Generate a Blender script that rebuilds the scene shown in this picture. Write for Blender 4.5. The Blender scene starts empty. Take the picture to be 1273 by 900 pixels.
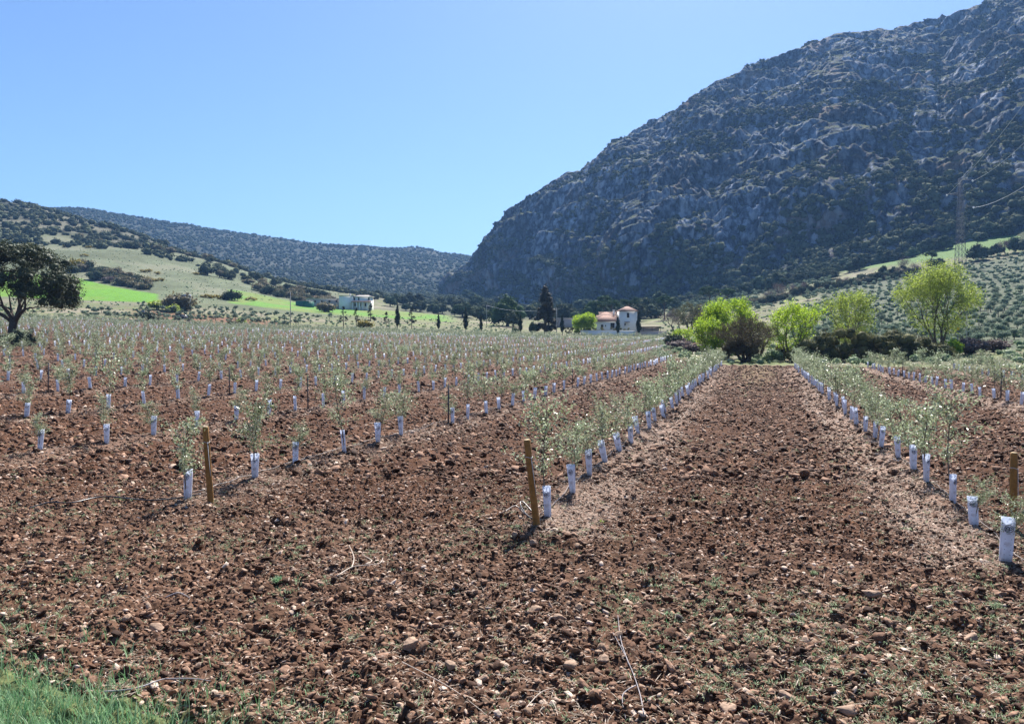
import bpy, math, random
import numpy as np
from mathutils import Vector, Matrix

R = math.radians
scene = bpy.context.scene
COL = scene.collection

# ------------------------------------------------------------------ camera, sky, sun, exposure
F = 1000.0            # focal length in photo pixels (photo is 1273 wide)
CAM_H = 3.0
HOR = 418.0
CX = 636.5
cam_d = bpy.data.cameras.new('camera')
cam = bpy.data.objects.new('camera', cam_d)
COL.objects.link(cam)
cam.location = (0, 0, CAM_H)
cam.rotation_euler = (R(90), 0, 0)
cam_d.sensor_width = 36.0
cam_d.lens = F / 1273.0 * 36.0
cam_d.shift_y = -32.0 / 1273.0
cam_d.clip_start = 0.1
cam_d.clip_end = 12000
scene.camera = cam

SUN_EL, SUN_AZ = R(49), R(15)
world = bpy.data.worlds.new('World')
scene.world = world
world.use_nodes = True
wn = world.node_tree.nodes
wl = world.node_tree.links
bg = wn['Background']
sky = wn.new('ShaderNodeTexSky')
sky.sky_type = 'NISHITA'
sky.sun_disc = False
sky.sun_elevation = SUN_EL
sky.sun_rotation = SUN_AZ
sky.altitude = 600
sky.air_density = 1.0
sky.dust_density = 1.1
sky.ozone_density = 9.0
wl.new(sky.outputs[0], bg.inputs[0])
bg.inputs[1].default_value = 0.060

sun_d = bpy.data.lights.new('sun', 'SUN')
sun_d.energy = 5.0
sun_d.angle = R(0.5)
sun_d.color = (1.0, 0.95, 0.88)
sun = bpy.data.objects.new('sun', sun_d)
COL.objects.link(sun)
S = Vector((math.sin(SUN_AZ) * math.cos(SUN_EL), math.cos(SUN_AZ) * math.cos(SUN_EL), math.sin(SUN_EL)))
sun.rotation_euler = S.to_track_quat('Z', 'Y').to_euler()
sun.location = (0, 0, 60)

scene.view_settings.view_transform = 'Standard'
scene.view_settings.look = 'None'
scene.view_settings.gamma = 1
scene.view_settings.exposure = 1.38
scene.view_settings.use_curve_mapping = False
scene.cycles.max_bounces = 6
scene.cycles.diffuse_bounces = 2
scene.cycles.glossy_bounces = 2
scene.cycles.transmission_bounces = 4
scene.cycles.transparent_max_bounces = 6
scene.cycles.volume_bounces = 0

rnd = random.Random(7)
rg = np.random.default_rng(11)

# ------------------------------------------------------------------ numpy noise
def _h(ix, iy, iz, seed):
    h = (ix.astype(np.int64) * 374761393 + iy.astype(np.int64) * 668265263 + iz * 2147483647 * 3 + seed * 974711) & 0xffffffff
    h = ((h ^ (h >> 13)) * 1274126177) & 0xffffffff
    h = ((h ^ (h >> 16)) * 2246822519) & 0xffffffff
    return ((h ^ (h >> 15)) & 0xffffff).astype(np.float32) / np.float32(0xffffff)

def vn(x, y, seed=0):
    xi = np.floor(x); yi = np.floor(y)
    fx = (x - xi); fy = (y - yi)
    fx = fx * fx * (3 - 2 * fx); fy = fy * fy * (3 - 2 * fy)
    xi = xi.astype(np.int64); yi = yi.astype(np.int64)
    a = _h(xi, yi, 0, seed); b = _h(xi + 1, yi, 0, seed)
    c = _h(xi, yi + 1, 0, seed); d = _h(xi + 1, yi + 1, 0, seed)
    return (a + (b - a) * fx) + ((c + (d - c) * fx) - (a + (b - a) * fx)) * fy

def vn3(x, y, z, seed=0):
    xi = np.floor(x); yi = np.floor(y); zi = np.floor(z)
    f = [x - xi, y - yi, z - zi]
    f = [t * t * (3 - 2 * t) for t in f]
    xi = xi.astype(np.int64); yi = yi.astype(np.int64); zi = zi.astype(np.int64)
    out = 0
    for dx in (0, 1):
        for dy in (0, 1):
            for dz in (0, 1):
                w = (f[0] if dx else 1 - f[0]) * (f[1] if dy else 1 - f[1]) * (f[2] if dz else 1 - f[2])
                hz = zi + dz
                out = out + w * _h(xi + dx + hz * 7919, yi + dy - hz * 3571, 0, seed)
    return out

def fbm(x, y, o=4, seed=0):
    s = 0; a = .5; t = 0
    for i in range(o):
        s = s + a * vn(x * 2 ** i + 13.7 * i, y * 2 ** i - 7.1 * i, seed + i); t += a; a *= .5
    return s / t

def worley(x, y, seed=0):
    xi = np.floor(x).astype(np.int64); yi = np.floor(y).astype(np.int64)
    best = np.full(x.shape, 9.0, np.float32); idr = np.zeros(x.shape, np.float32)
    for dx in (-1, 0, 1):
        for dy in (-1, 0, 1):
            cx = xi + dx; cy = yi + dy
            px = cx + _h(cx, cy, 0, seed); py = cy + _h(cx, cy, 0, seed + 51)
            d = (px - x) ** 2 + (py - y) ** 2
            m = d < best
            best = np.where(m, d, best); idr = np.where(m, _h(cx, cy, 0, seed + 99), idr)
    return np.sqrt(best), idr

def sst(a, b, x):
    t = np.clip((x - a) / (b - a), 0, 1)
    return t * t * (3 - 2 * t)

# ------------------------------------------------------------------ terrain
TH = math.atan((941 - CX) / F)
CT, ST = math.cos(TH), math.sin(TH)
SP = 6.3
Q1 = 3.12             # first vine... row to the right of the lane
def qv(x, y): return x * CT - y * ST, x * ST + y * CT
def xy(q, v): return q * CT + v * ST, -q * ST + v * CT

def z_near(x, y):
    q, v = qv(x, y)
    z = 0.036 * np.log1p(np.exp(np.clip((-q - 16) / 6, -30, 30))) * 6
    z = z + 0.014 * np.log1p(np.exp(np.clip((y - 85) / 12, -30, 30))) * 12
    z = z + 0.5 * sst(5, 14, q) * sst(60, 30, y)
    z = z + 0.10 * (fbm(x / 9 + 50, y / 9 + 50, 2, 3) - .5)
    return z

TAB = {
 -350: [(170, 388), (250, 372), (400, 335), (500, 300), (620, 240), (720, 200), (850, 215), (1300, 225), (1700, 230), (2600, 245), (5000, 330)],
 -100: [(170, 399), (210, 390), (260, 376), (330, 352), (420, 318), (520, 285), (620, 250), (700, 228), (850, 245), (1200, 290), (1600, 262), (2600, 275), (5000, 340)],
 0: [(170, 401), (215, 394), (265, 380), (330, 354), (420, 325), (500, 303), (600, 268), (700, 243), (850, 258), (1200, 300), (1600, 262), (2600, 275), (5000, 340)],
 100: [(175, 403), (230, 392), (290, 374), (370, 349), (440, 325), (510, 309), (600, 288), (690, 268), (800, 285), (1100, 310), (1600, 256), (2000, 264), (3000, 290), (5000, 350)],
 200: [(180, 407), (240, 393), (300, 374), (380, 356), (480, 327), (545, 316), (640, 305), (760, 320), (1100, 335), (1700, 275), (2100, 285), (3000, 310), (5000, 360)],
 300: [(190, 411), (250, 395), (310, 378), (380, 364), (480, 346), (560, 338), (700, 355), (1100, 352), (1750, 292), (2200, 302), (3000, 330), (5000, 370)],
 360: [(193, 414), (260, 397), (310, 387), (380, 379), (450, 366), (550, 351), (700, 364), (1100, 360), (1780, 299), (2300, 310), (3000, 335), (5000, 375)],
 400: [(195, 415), (260, 399), (320, 389), (390, 383), (450, 375), (540, 360), (700, 374), (1100, 365), (1800, 305), (2300, 315), (3000, 340), (5000, 375)],
 500: [(200, 417), (270, 402), (400, 387), (500, 381), (700, 376), (1100, 368), (1850, 307), (2300, 318), (3000, 340), (5000, 375)],
 600: [(205, 419), (300, 405), (450, 392), (600, 385), (800, 380), (1100, 374), (1900, 319), (2400, 330), (3000, 350), (5000, 380)],
 700: [(210, 419), (300, 408), (450, 396), (600, 388), (800, 382), (1100, 376), (1900, 340), (2400, 345), (3000, 360), (5000, 385)],
 800: [(150, 429), (215, 421), (300, 408), (450, 393), (600, 378), (640, 370), (1100, 366), (2000, 360), (5000, 390)],
 870: [(92, 449), (150, 434), (215, 419), (300, 403), (450, 382), (560, 367), (1100, 362), (2000, 360), (5000, 390)],
 940: [(92, 450), (130, 439), (200, 419), (300, 397), (400, 380), (500, 364), (1100, 362), (2000, 360), (5000, 390)],
 1020: [(92, 450), (130, 436), (200, 408), (300, 383), (380, 362), (450, 350), (540, 336), (1100, 350), (2000, 360), (5000, 390)],
 1100: [(88, 450), (130, 432), (200, 402), (300, 370), (380, 350), (430, 341), (470, 330), (540, 320), (1100, 345), (2000, 360), (5000, 390)],
 1200: [(80, 452), (130, 428), (200, 393), (300, 355), (370, 337), (420, 322), (460, 311), (520, 295), (1100, 340), (2000, 360), (5000, 390)],
 1273: [(75, 452), (130, 424), (200, 385), (300, 345), (370, 324), (420, 308), (460, 292), (520, 262), (1100, 330), (2000, 360), (5000, 390)],
 1700: [(75, 445), (130, 408), (200, 365), (300, 320), (370, 300), (420, 280), (460, 262), (520, 235), (1100, 320), (2000, 360), (5000, 390)],
}
_pk = sorted(TAB)
GP = np.arange(-400, 1801, 20.0)
GY = np.exp(np.linspace(math.log(70), math.log(5000), 260))
_cols = []
for p in _pk:
    a = TAB[p]
    Ys = [t[0] for t in a]; Zs = [CAM_H + (HOR - t[1]) * t[0] / F for t in a]
    y0 = Ys[0]
    yn = GY[GY < y0 * 0.9]
    zn = z_near((p - CX) / F * yn, yn) if len(yn) else np.zeros(0)
    _cols.append(np.interp(GY, np.concatenate([yn, Ys]), np.concatenate([zn, Zs])))
_cols = np.array(_cols)
GZ = np.array([[np.interp(p, _pk, _cols[:, j]) for j in range(len(GY))] for p in GP])
for _ in range(5):
    g = np.pad(GZ, 1, mode='edge')
    g = (g[:-2] + 2 * g[1:-1] + g[2:]) / 4
    GZ = (g[:, :-2] + 2 * g[:, 1:-1] + g[:, 2:]) / 4

def zt(x, y):
    x = np.asarray(x, float); y = np.asarray(y, float)
    zn = z_near(x, y)
    ys = np.maximum(y, 70)
    p = np.clip(CX + F * x / ys, GP[0], GP[-1] - .01)
    fi = (p - GP[0]) / 20.0
    fj = np.clip((np.log(ys) - math.log(70)) / (math.log(5000) - math.log(70)) * (len(GY) - 1), 0, len(GY) - 1.001)
    i = fi.astype(int); j = fj.astype(int); a = fi - i; b = fj - j
    i = np.clip(i, 0, len(GP) - 2)
    zg = (GZ[i, j] * (1 - a) + GZ[i + 1, j] * a) * (1 - b) + (GZ[i, j + 1] * (1 - a) + GZ[i + 1, j + 1] * a) * b
    w = sst(72, 90, y)
    far = sst(260, 600, y)
    zg = zg + far * (16 * (fbm(x / 110, y / 110, 4, 21) - .5))
    return zn * (1 - w) + zg * w

def P(px, Y):
    x = (px - CX) / F * Y
    return x, Y, float(zt(x, Y))

def rows_q():
    return [Q1 - SP * k for k in range(-2, 34)]

def row_end(k):
    return {-2: 76, -1: 77.4, 0: 75.6, 1: 79, 2: 95, 3: 150}.get(k, 999)

def side(q):
    k = np.round((Q1 - q) / SP)
    return np.select([k <= -1, k == 0, k == 1, k == 2], [-.35, -.55, .38, .25], .1)

def strip_mask(q, v, y):
    k = np.round((Q1 - q) / SP)
    dq = q - (Q1 - SP * k)
    on = sst(11.0, 11.8, v) * (k >= -2)
    end = np.select([k <= -1, k == 0, k == 1, k == 2, k == 3], [77.5, 76, 79.5, 95, 150], 400.0)
    on = on * (v < end) * (y < 205)
    return dq, on

# ------------------------------------------------------------------ mesh helpers
def link(name, me, parent=None, mats=()):
    o = bpy.data.objects.new(name, me)
    COL.objects.link(o)
    if me is not None:
        for m in mats:
            if m is not None: me.materials.append(m)
    if parent is not None: o.parent = parent
    return o

def np_mesh(name, V, quads=None, tris=None, smooth=False, mi=None):
    V = np.asarray(V, np.float32).reshape(-1, 3)
    nq = 0 if quads is None else len(quads); nt = 0 if tris is None else len(tris)
    me = bpy.data.meshes.new(name)
    me.vertices.add(len(V)); me.vertices.foreach_set('co', V.ravel())
    li = []
    if nq: li.append(np.asarray(quads, np.int32).ravel())
    if nt: li.append(np.asarray(tris, np.int32).ravel())
    li = np.concatenate(li)
    me.loops.add(len(li)); me.loops.foreach_set('vertex_index', li)
    me.polygons.add(nq + nt)
    ls = np.concatenate([np.arange(nq) * 4, nq * 4 + np.arange(nt) * 3]).astype(np.int32)
    me.polygons.foreach_set('loop_start', ls)
    try:
        me.polygons.foreach_set('loop_total', np.concatenate([np.full(nq, 4), np.full(nt, 3)]).astype(np.int32))
    except Exception: pass
    if smooth: me.polygons.foreach_set('use_smooth', np.ones(nq + nt, bool))
    if mi is not None: me.polygons.foreach_set('material_index', np.asarray(mi, np.int32))
    me.update(calc_edges=True)
    return me

class MB:
    """collects shapes, builds one mesh"""
    def __init__(s): s.V = []; s.Q = []; s.T = []; s.qm = []; s.tm = []; s.n = 0
    def add(s, V, quads=(), tris=(), m=0):
        V = np.asarray(V, float).reshape(-1, 3)
        if len(quads): s.Q.append(np.asarray(quads, int).reshape(-1, 4) + s.n); s.qm += [m] * len(s.Q[-1])
        if len(tris): s.T.append(np.asarray(tris, int).reshape(-1, 3) + s.n); s.tm += [m] * len(s.T[-1])
        s.V.append(V); s.n += len(V); return s
    def box(s, x0, x1, y0, y1, z0, z1, m=0, rot=0, piv=(0, 0)):
        V = np.array([(x, y, z) for z in (z0, z1) for y in (y0, y1) for x in (x0, x1)], float)
        if rot:
            c, n_ = math.cos(rot), math.sin(rot); a = V[:, 0] - piv[0]; b = V[:, 1] - piv[1]
            V[:, 0] = piv[0] + a * c - b * n_; V[:, 1] = piv[1] + a * n_ + b * c
        return s.add(V, [(0, 2, 3, 1), (4, 5, 7, 6), (0, 1, 5, 4), (2, 6, 7, 3), (0, 4, 6, 2), (1, 3, 7, 5)], m=m)
    def tube(s, pts, rad, n=8, m=0, cap=True):
        pts = [Vector(p) for p in pts]
        if not hasattr(rad, '__len__'): rad = [rad] * len(pts)
        rings = []
        up = Vector((.37, .21, .9)).normalized()
        for i, p in enumerate(pts):
            t = (pts[min(i + 1, len(pts) - 1)] - pts[max(i - 1, 0)])
            t = t.normalized() if t.length > 1e-9 else Vector((0, 0, 1))
            a = t.cross(up)
            if a.length < .05: a = t.cross(Vector((1, 0, 0)))
            a.normalize(); b = t.cross(a)
            for j in range(n):
                an = 2 * math.pi * j / n
                rings.append(p + (a * math.cos(an) + b * math.sin(an)) * rad[i])
        Q = []
        for i in range(len(pts) - 1):
            for j in range(n):
                Q.append((i * n + j, i * n + (j + 1) % n, (i + 1) * n + (j + 1) % n, (i + 1) * n + j))
        T = []
        V = [tuple(r) for r in rings]
        if cap:
            V.append(tuple(pts[0])); V.append(tuple(pts[-1])); c0 = len(V) - 2; e = (len(pts) - 1) * n
            for j in range(n):
                T.append((c0, (j + 1) % n, j)); T.append((c0 + 1, e + j, e + (j + 1) % n))
        return s.add(V, Q, T, m)
    def build(s, name, mats, parent=None, smooth=False):
        mats = mats if isinstance(mats, (list, tuple)) else [mats]
        V = np.concatenate(s.V) if s.V else np.zeros((0, 3))
        me = np_mesh(name, V, np.concatenate(s.Q) if s.Q else None, np.concatenate(s.T) if s.T else None, smooth, s.qm + s.tm)
        return link(name, me, parent, mats)

def empty(name, loc=(0, 0, 0), rz=0.0):
    o = bpy.data.objects.new(name, None); COL.objects.link(o)
    o.location = loc; o.rotation_euler = (0, 0, rz); o.empty_display_size = .2
    return o

def tag(o, label=None, cat=None, group=None, kind=None):
    if label: o['label'] = label
    if cat: o['category'] = cat
    if group: o['group'] = group
    if kind: o['kind'] = kind
    return o

def kids(o): return list(o.children)
def copy_tree(o, parent=None):
    c = o.copy(); COL.objects.link(c); c.parent = parent
    for ch in kids(o): copy_tree(ch, c)
    return c

# ------------------------------------------------------------------ materials
def mat(name):
    m = bpy.data.materials.new(name); m.use_nodes = True
    return m, m.node_tree.nodes, m.node_tree.links, m.node_tree.nodes['Principled BSDF']

def simple(name, col, rough=.8, var=.25, scale=6, bump=.0, metal=0, coords='Object', spec=.3):
    m, n, l, b = mat(name)
    tc = n.new('ShaderNodeTexCoord'); nz = n.new('ShaderNodeTexNoise')
    nz.inputs['Scale'].default_value = scale; nz.inputs['Detail'].default_value = 6; nz.inputs['Roughness'].default_value = .65
    l.new(tc.outputs[coords], nz.inputs['Vector'])
    mr = n.new('ShaderNodeMapRange'); mr.inputs[1].default_value = .3; mr.inputs[2].default_value = .7
    mr.inputs[3].default_value = 1 - var; mr.inputs[4].default_value = 1 + var
    l.new(nz.outputs[0], mr.inputs[0])
    mx = n.new('ShaderNodeMix'); mx.data_type = 'RGBA'; mx.blend_type = 'MULTIPLY'; mx.inputs[0].default_value = 1
    mx.inputs[6].default_value = (*col, 1)
    l.new(mr.outputs[0], mx.inputs[7]); l.new(mx.outputs[2], b.inputs['Base Color'])
    b.inputs['Roughness'].default_value = rough; b.inputs['Metallic'].default_value = metal
    b.inputs['Specular IOR Level'].default_value = spec
    if bump:
        bp = n.new('ShaderNodeBump'); bp.inputs['Strength'].default_value = bump; bp.inputs['Distance'].default_value = .02
        l.new(nz.outputs[0], bp.inputs['Height']); l.new(bp.outputs[0], b.inputs['Normal'])
    return m

def leaf_mat(name, c1, c2, trans=.35, rough=.5, tcol=None, spec=.3, objvar=.0):
    """leaf: colour differs from leaf to leaf; light comes through from behind"""
    m, n, l, b = mat(name)
    g = n.new('ShaderNodeNewGeometry')
    mx = n.new('ShaderNodeMix'); mx.data_type = 'RGBA'
    mx.inputs[6].default_value = (*c1, 1); mx.inputs[7].default_value = (*c2, 1)
    l.new(g.outputs['Random Per Island'], mx.inputs[0])
    out = mx.outputs[2]
    if objvar:
        oi = n.new('ShaderNodeObjectInfo'); hv = n.new('ShaderNodeHueSaturation')
        mr = n.new('ShaderNodeMapRange'); mr.inputs[3].default_value = 1 - objvar; mr.inputs[4].default_value = 1 + objvar
        l.new(oi.outputs['Random'], mr.inputs[0]); l.new(mr.outputs[0], hv.inputs['Value']); l.new(out, hv.inputs['Color'])
        mr2 = n.new('ShaderNodeMapRange'); mr2.inputs[3].default_value = .5 - objvar * .06; mr2.inputs[4].default_value = .5 + objvar * .06
        l.new(oi.outputs['Random'], mr2.inputs[0]); l.new(mr2.outputs[0], hv.inputs['Hue'])
        out = hv.outputs[0]
    l.new(out, b.inputs['Base Color'])
    b.inputs['Roughness'].default_value = rough; b.inputs['Specular IOR Level'].default_value = spec
    t = n.new('ShaderNodeBsdfTranslucent')
    if tcol: t.inputs[0].default_value = (*tcol, 1)
    else: l.new(out, t.inputs[0])
    ms = n.new('ShaderNodeMixShader'); ms.inputs[0].default_value = trans
    l.new(b.outputs[0], ms.inputs[1]); l.new(t.outputs[0], ms.inputs[2])
    l.new(ms.outputs[0], n['Material Output'].inputs['Surface'])
    return m

M = {}
M['bark'] = simple('bark', (.09, .07, .055), .9, .4, 9, .6)
M['bark_grey'] = simple('bark_grey', (.16, .13, .11), .9, .4, 9, .6)
M['stem'] = simple('stem', (.17, .13, .10), .8, .3, 20)
M['olive'] = leaf_mat('olive_leaf', (.09, .135, .04), (.52, .59, .39), .36, .40, spec=.5, objvar=.15)
M['olive_far'] = leaf_mat('olive_leaf_far', (.07, .105, .045), (.47, .54, .37), .33, .45, spec=.4)
M['olive_tree'] = leaf_mat('olive_tree_leaf', (.11, .15, .10), (.22, .28, .20), .3, .8, spec=.15, objvar=.2)
M['oak'] = leaf_mat('holm_oak_leaf', (.022, .034, .016), (.085, .10, .05), .14, .6, spec=.25)
M['oak_far'] = leaf_mat('evergreen_leaf', (.026, .040, .024), (.085, .11, .062), .12, .9, spec=.08, objvar=.35)
M['scrub'] = leaf_mat('scrub_leaf', (.035, .048, .030), (.12, .135, .08), .10, .95, spec=.05)
M['scrub_hill'] = leaf_mat('hill_scrub_leaf', (.06, .075, .045), (.09, .11, .065), .10, .95, spec=.05)
M['bright'] = leaf_mat('spring_leaf', (.09, .19, .015), (.46, .60, .05), .6, .5, spec=.25)
M['spring'] = leaf_mat('sparse_spring_leaf', (.09, .15, .02), (.42, .50, .09), .55, .5, spec=.25)
M['bramble'] = leaf_mat('bramble_leaf', (.045, .052, .022), (.19, .185, .08), .25, .8, spec=.12)
M['conifer'] = leaf_mat('conifer_leaf', (.012, .02, .012), (.035, .045, .022), .08, .85, spec=.1)
M['brownleaf'] = leaf_mat('brown_twig_leaf', (.10, .085, .05), (.20, .18, .10), .3, .7)
M['pinkbare'] = leaf_mat('bare_twigs', (.10, .075, .07), (.20, .15, .14), .2, .8)
M['gorse'] = leaf_mat('gorse_flower', (.16, .15, .03), (.36, .27, .03), .3, .6)
M['grassblade'] = leaf_mat('grass_blade', (.08, .22, .08), (.30, .44, .26), .45, .5, spec=.3)
M['weed'] = leaf_mat('weed_leaf', (.12, .20, .09), (.36, .42, .27), .4, .7, spec=.15)
M['straw'] = leaf_mat('straw', (.20, .14, .09), (.55, .46, .38), .15, .7)
M['white_wall'] = simple('white_wall', (.78, .77, .74), .9, .06, 1.5)
M['pink_wall'] = simple('pink_wall', (.42, .36, .35), .9, .12, 1.0)
M['tile'] = simple('roof_tile', (.27, .17, .135), .9, .35, 2.2, .3)
M['dark'] = simple('dark_opening', (.03, .028, .03), .4, .1, 3)
M['wood_door'] = simple('orange_door', (.45, .2, .07), .7, .2, 3)
M['tank'] = simple('green_tank', (.015, .12, .085), .5, .15, 1.2)
M['postwood'] = simple('post_wood', (.26, .13, .035), .75, .35, 14, .5)
M['metal'] = simple('galvanised', (.3, .3, .31), .5, .15, 4, metal=.6)
M['darkmetal'] = simple('dark_metal', (.10, .09, .09), .6, .2, 8, metal=.3)
M['concrete'] = simple('concrete', (.36, .35, .33), .9, .15, 3)
M['wire'] = simple('wire', (.55, .56, .58), .6, .05, 1)
M['hose'] = simple('black_hose', (.03, .03, .03), .35, .2, 20, spec=.6)
M['hose_dusty'] = simple('dusty_hose', (.17, .13, .105), .35, .3, 20, spec=.6)
M['hole'] = simple('hole', (.10, .10, .13), .9, .05, 1)
M['ink'] = simple('emblem_ink', (.09, .10, .16), .7, .1, 10)
M['blue'] = simple('blue_plastic', (.02, .22, .42), .4, .1, 2)
M['black'] = simple('black_paint', (.012, .012, .014), .3, .1, 2, spec=.5)
M['sign_white'] = simple('sign_white', (.8, .8, .8), .5, .04, 2)
M['sign_green'] = simple('sign_green', (.02, .30, .14), .5, .05, 2)
M['sign_yellow'] = simple('sign_yellow', (.7, .42, .03), .5, .05, 2)
M['rust_roof'] = simple('pale_roof', (.5, .46, .42), .9, .1, .8)

# white plastic sleeve, lets some light through
m, n, l, b = mat('guard_plastic')
b.inputs['Base Color'].default_value = (.78, .80, .86, 1); b.inputs['Roughness'].default_value = .45
t = n.new('ShaderNodeBsdfTranslucent'); t.inputs[0].default_value = (.80, .85, .96, 1)
ms = n.new('ShaderNodeMixShader'); ms.inputs[0].default_value = .5
nz = n.new('ShaderNodeTexNoise'); tc = n.new('ShaderNodeTexCoord'); l.new(tc.outputs['Object'], nz.inputs['Vector']); nz.inputs['Scale'].default_value = 7; nz.inputs['Detail'].default_value = 5
cr = n.new('ShaderNodeValToRGB'); cr.color_ramp.elements[0].position = .28; cr.color_ramp.elements[0].color = (.50, .42, .38, 1)
cr.color_ramp.elements[1].position = .42; cr.color_ramp.elements[1].color = (.86, .87, .92, 1)
l.new(nz.outputs[0], cr.inputs[0])
# soil splashed up from the ground
sz_ = n.new('ShaderNodeSeparateXYZ'); l.new(tc.outputs['Object'], sz_.inputs[0])
n2_ = n.new('ShaderNodeTexNoise'); n2_.inputs['Scale'].default_value = 28; n2_.inputs['Detail'].default_value = 4; l.new(tc.outputs['Object'], n2_.inputs['Vector'])
ma_ = n.new('ShaderNodeMath'); ma_.operation = 'MULTIPLY_ADD'; ma_.inputs[1].default_value = -.30; l.new(n2_.outputs[0], ma_.inputs[0]); l.new(sz_.outputs[2], ma_.inputs[2])
mr_ = n.new('ShaderNodeMapRange'); mr_.inputs[1].default_value = -.16; mr_.inputs[2].default_value = -.02; mr_.inputs[3].default_value = .55; mr_.inputs[4].default_value = 0; l.new(ma_.outputs[0], mr_.inputs[0])
mx_ = n.new('ShaderNodeMix'); mx_.data_type = 'RGBA'; mx_.inputs[7].default_value = (.30, .19, .13, 1); l.new(mr_.outputs[0], mx_.inputs[0]); l.new(cr.outputs[0], mx_.inputs[6])
l.new(mx_.outputs[2], b.inputs['Base Color'])
l.new(b.outputs[0], ms.inputs[1]); l.new(t.outputs[0], ms.inputs[2]); l.new(ms.outputs[0], n['Material Output'].inputs['Surface'])
M['guard'] = m

# stones and clods: colour differs stone by stone
def stone_mat(name, cols, pos, scale=20):
    m, n, l, b = mat(name)
    g = n.new('ShaderNodeNewGeometry'); cr = n.new('ShaderNodeValToRGB')
    e = cr.color_ramp.elements
    while len(e) < len(cols): e.new(.5)
    for k, (c, p_) in enumerate(zip(cols, pos)): e[k].position = p_; e[k].color = (*c, 1)
    l.new(g.outputs['Random Per Island'], cr.inputs[0])
    nz = n.new('ShaderNodeTexNoise'); nz.inputs['Scale'].default_value = scale; nz.inputs['Detail'].default_value = 5
    tc = n.new('ShaderNodeTexCoord'); l.new(tc.outputs['Object'], nz.inputs['Vector'])
    mr = n.new('ShaderNodeMapRange'); mr.inputs[1].default_value = .3; mr.inputs[2].default_value = .7; mr.inputs[3].default_value = .6; mr.inputs[4].default_value = 1.3
    l.new(nz.outputs[0], mr.inputs[0])
    mx = n.new('ShaderNodeMix'); mx.data_type = 'RGBA'; mx.blend_type = 'MULTIPLY'; mx.inputs[0].default_value = 1
    l.new(cr.outputs[0], mx.inputs[6]); l.new(mr.outputs[0], mx.inputs[7]); l.new(mx.outputs[2], b.inputs['Base Color'])
    bp = n.new('ShaderNodeBump'); bp.inputs['Strength'].default_value = .7; bp.inputs['Distance'].default_value = .015
    l.new(nz.outputs[0], bp.inputs['Height']); l.new(bp.outputs[0], b.inputs['Normal'])
    b.inputs['Roughness'].default_value = .85; b.inputs['Specular IOR Level'].default_value = .25
    return m
M['clod'] = stone_mat('clods', [(.035, .015, .008), (.10, .045, .023), (.32, .19, .125)], [0, .55, 1], 30)
M['stones'] = stone_mat('pebbles', [(.17, .105, .062), (.32, .215, .15), (.58, .46, .37)], [0, .6, 1], 25)

# ------------------------------------------------------------------ ground sheet
def ground_rows():
    ys = list(np.linspace(-60, 2.0, 24)[:-1])
    y = 2.0
    while y < 5.2: ys.append(y); y *= 1.012
    while y < 34: ys.append(y); y *= 1.0031
    while y < 100: ys.append(y); y *= 1.0058
    while y < 420: ys.append(y); y *= 1.009
    while y < 5200: ys.append(y); y *= 1.016
    return np.array(ys)
NC = 1300
s_ = np.linspace(-1, 1, NC)
s_ = .82 * (0.93 * s_ + .07 * s_ ** 5)
gy = ground_rows()
w_ = np.where(gy > 2, gy + 6, 8 + (2 - gy) * 2.2)
GXm = s_[None, :] * w_[:, None] * np.where(gy > 900, 1.25, 1 + .25 * sst(300, 900, gy))[:, None]
GYm = np.repeat(gy[:, None], NC, 1)
base = zt(GXm, GYm)
q, v = qv(GXm, GYm)
dq, on = strip_mask(q, v, GYm)
spc = np.repeat(np.gradient(gy)[:, None], NC, 1)
def relief(x, y, q, v, dq, on, sp):
    """ploughed relief: clods, beds along the rows, headland"""
    amp = sst(3.5, 5, y) * sst(230, 120, y) + .0
    bed = .11 * np.exp(-(dq / .75) ** 2) * on
    lane = .05 * np.cos(q * 2 * math.pi / 1.05 + 1.5 * vn(q * .4, v * .1, 5)) * sst(12, 16, v)
    wx = x + .08 * vn(x * 3, y * 3, 31); wy = y + .08 * vn(x * 3 + 9, y * 3, 32)
    z = bed + lane + .10 * (fbm(x * .8, y * .8, 3, 8) - .5)
    lump = 0
    for cell, a, sd in ((.42, .050, 1), (.21, .050, 2), (.11, .034, 3), (.055, .016, 4)):
        f = sst(.9, .25, sp / cell)
        if not np.any(f > 0): continue
        w1, idr = worley(wx / cell, wy / cell, sd)
        lump = lump + 1.35 * f * a * np.clip(1 - w1 * 1.15, 0, 1) ** .7 * (idr * 1.3)
    lump = lump * (1 - .55 * on * np.exp(-(dq / .8) ** 2))
    return (z + lump) * amp
nr = len(gy)
rel = np.zeros_like(base)
near = gy < 100
rel[near] = relief(GXm[near], GYm[near], q[near], v[near], dq[near], on[near], spc[near])
far_ = (~near) & (gy < 230)
rel[far_] = relief(GXm[far_], GYm[far_], q[far_], v[far_], dq[far_], on[far_], spc[far_] + 9)
verge = -.0 * GYm
GZm = base + rel
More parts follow.
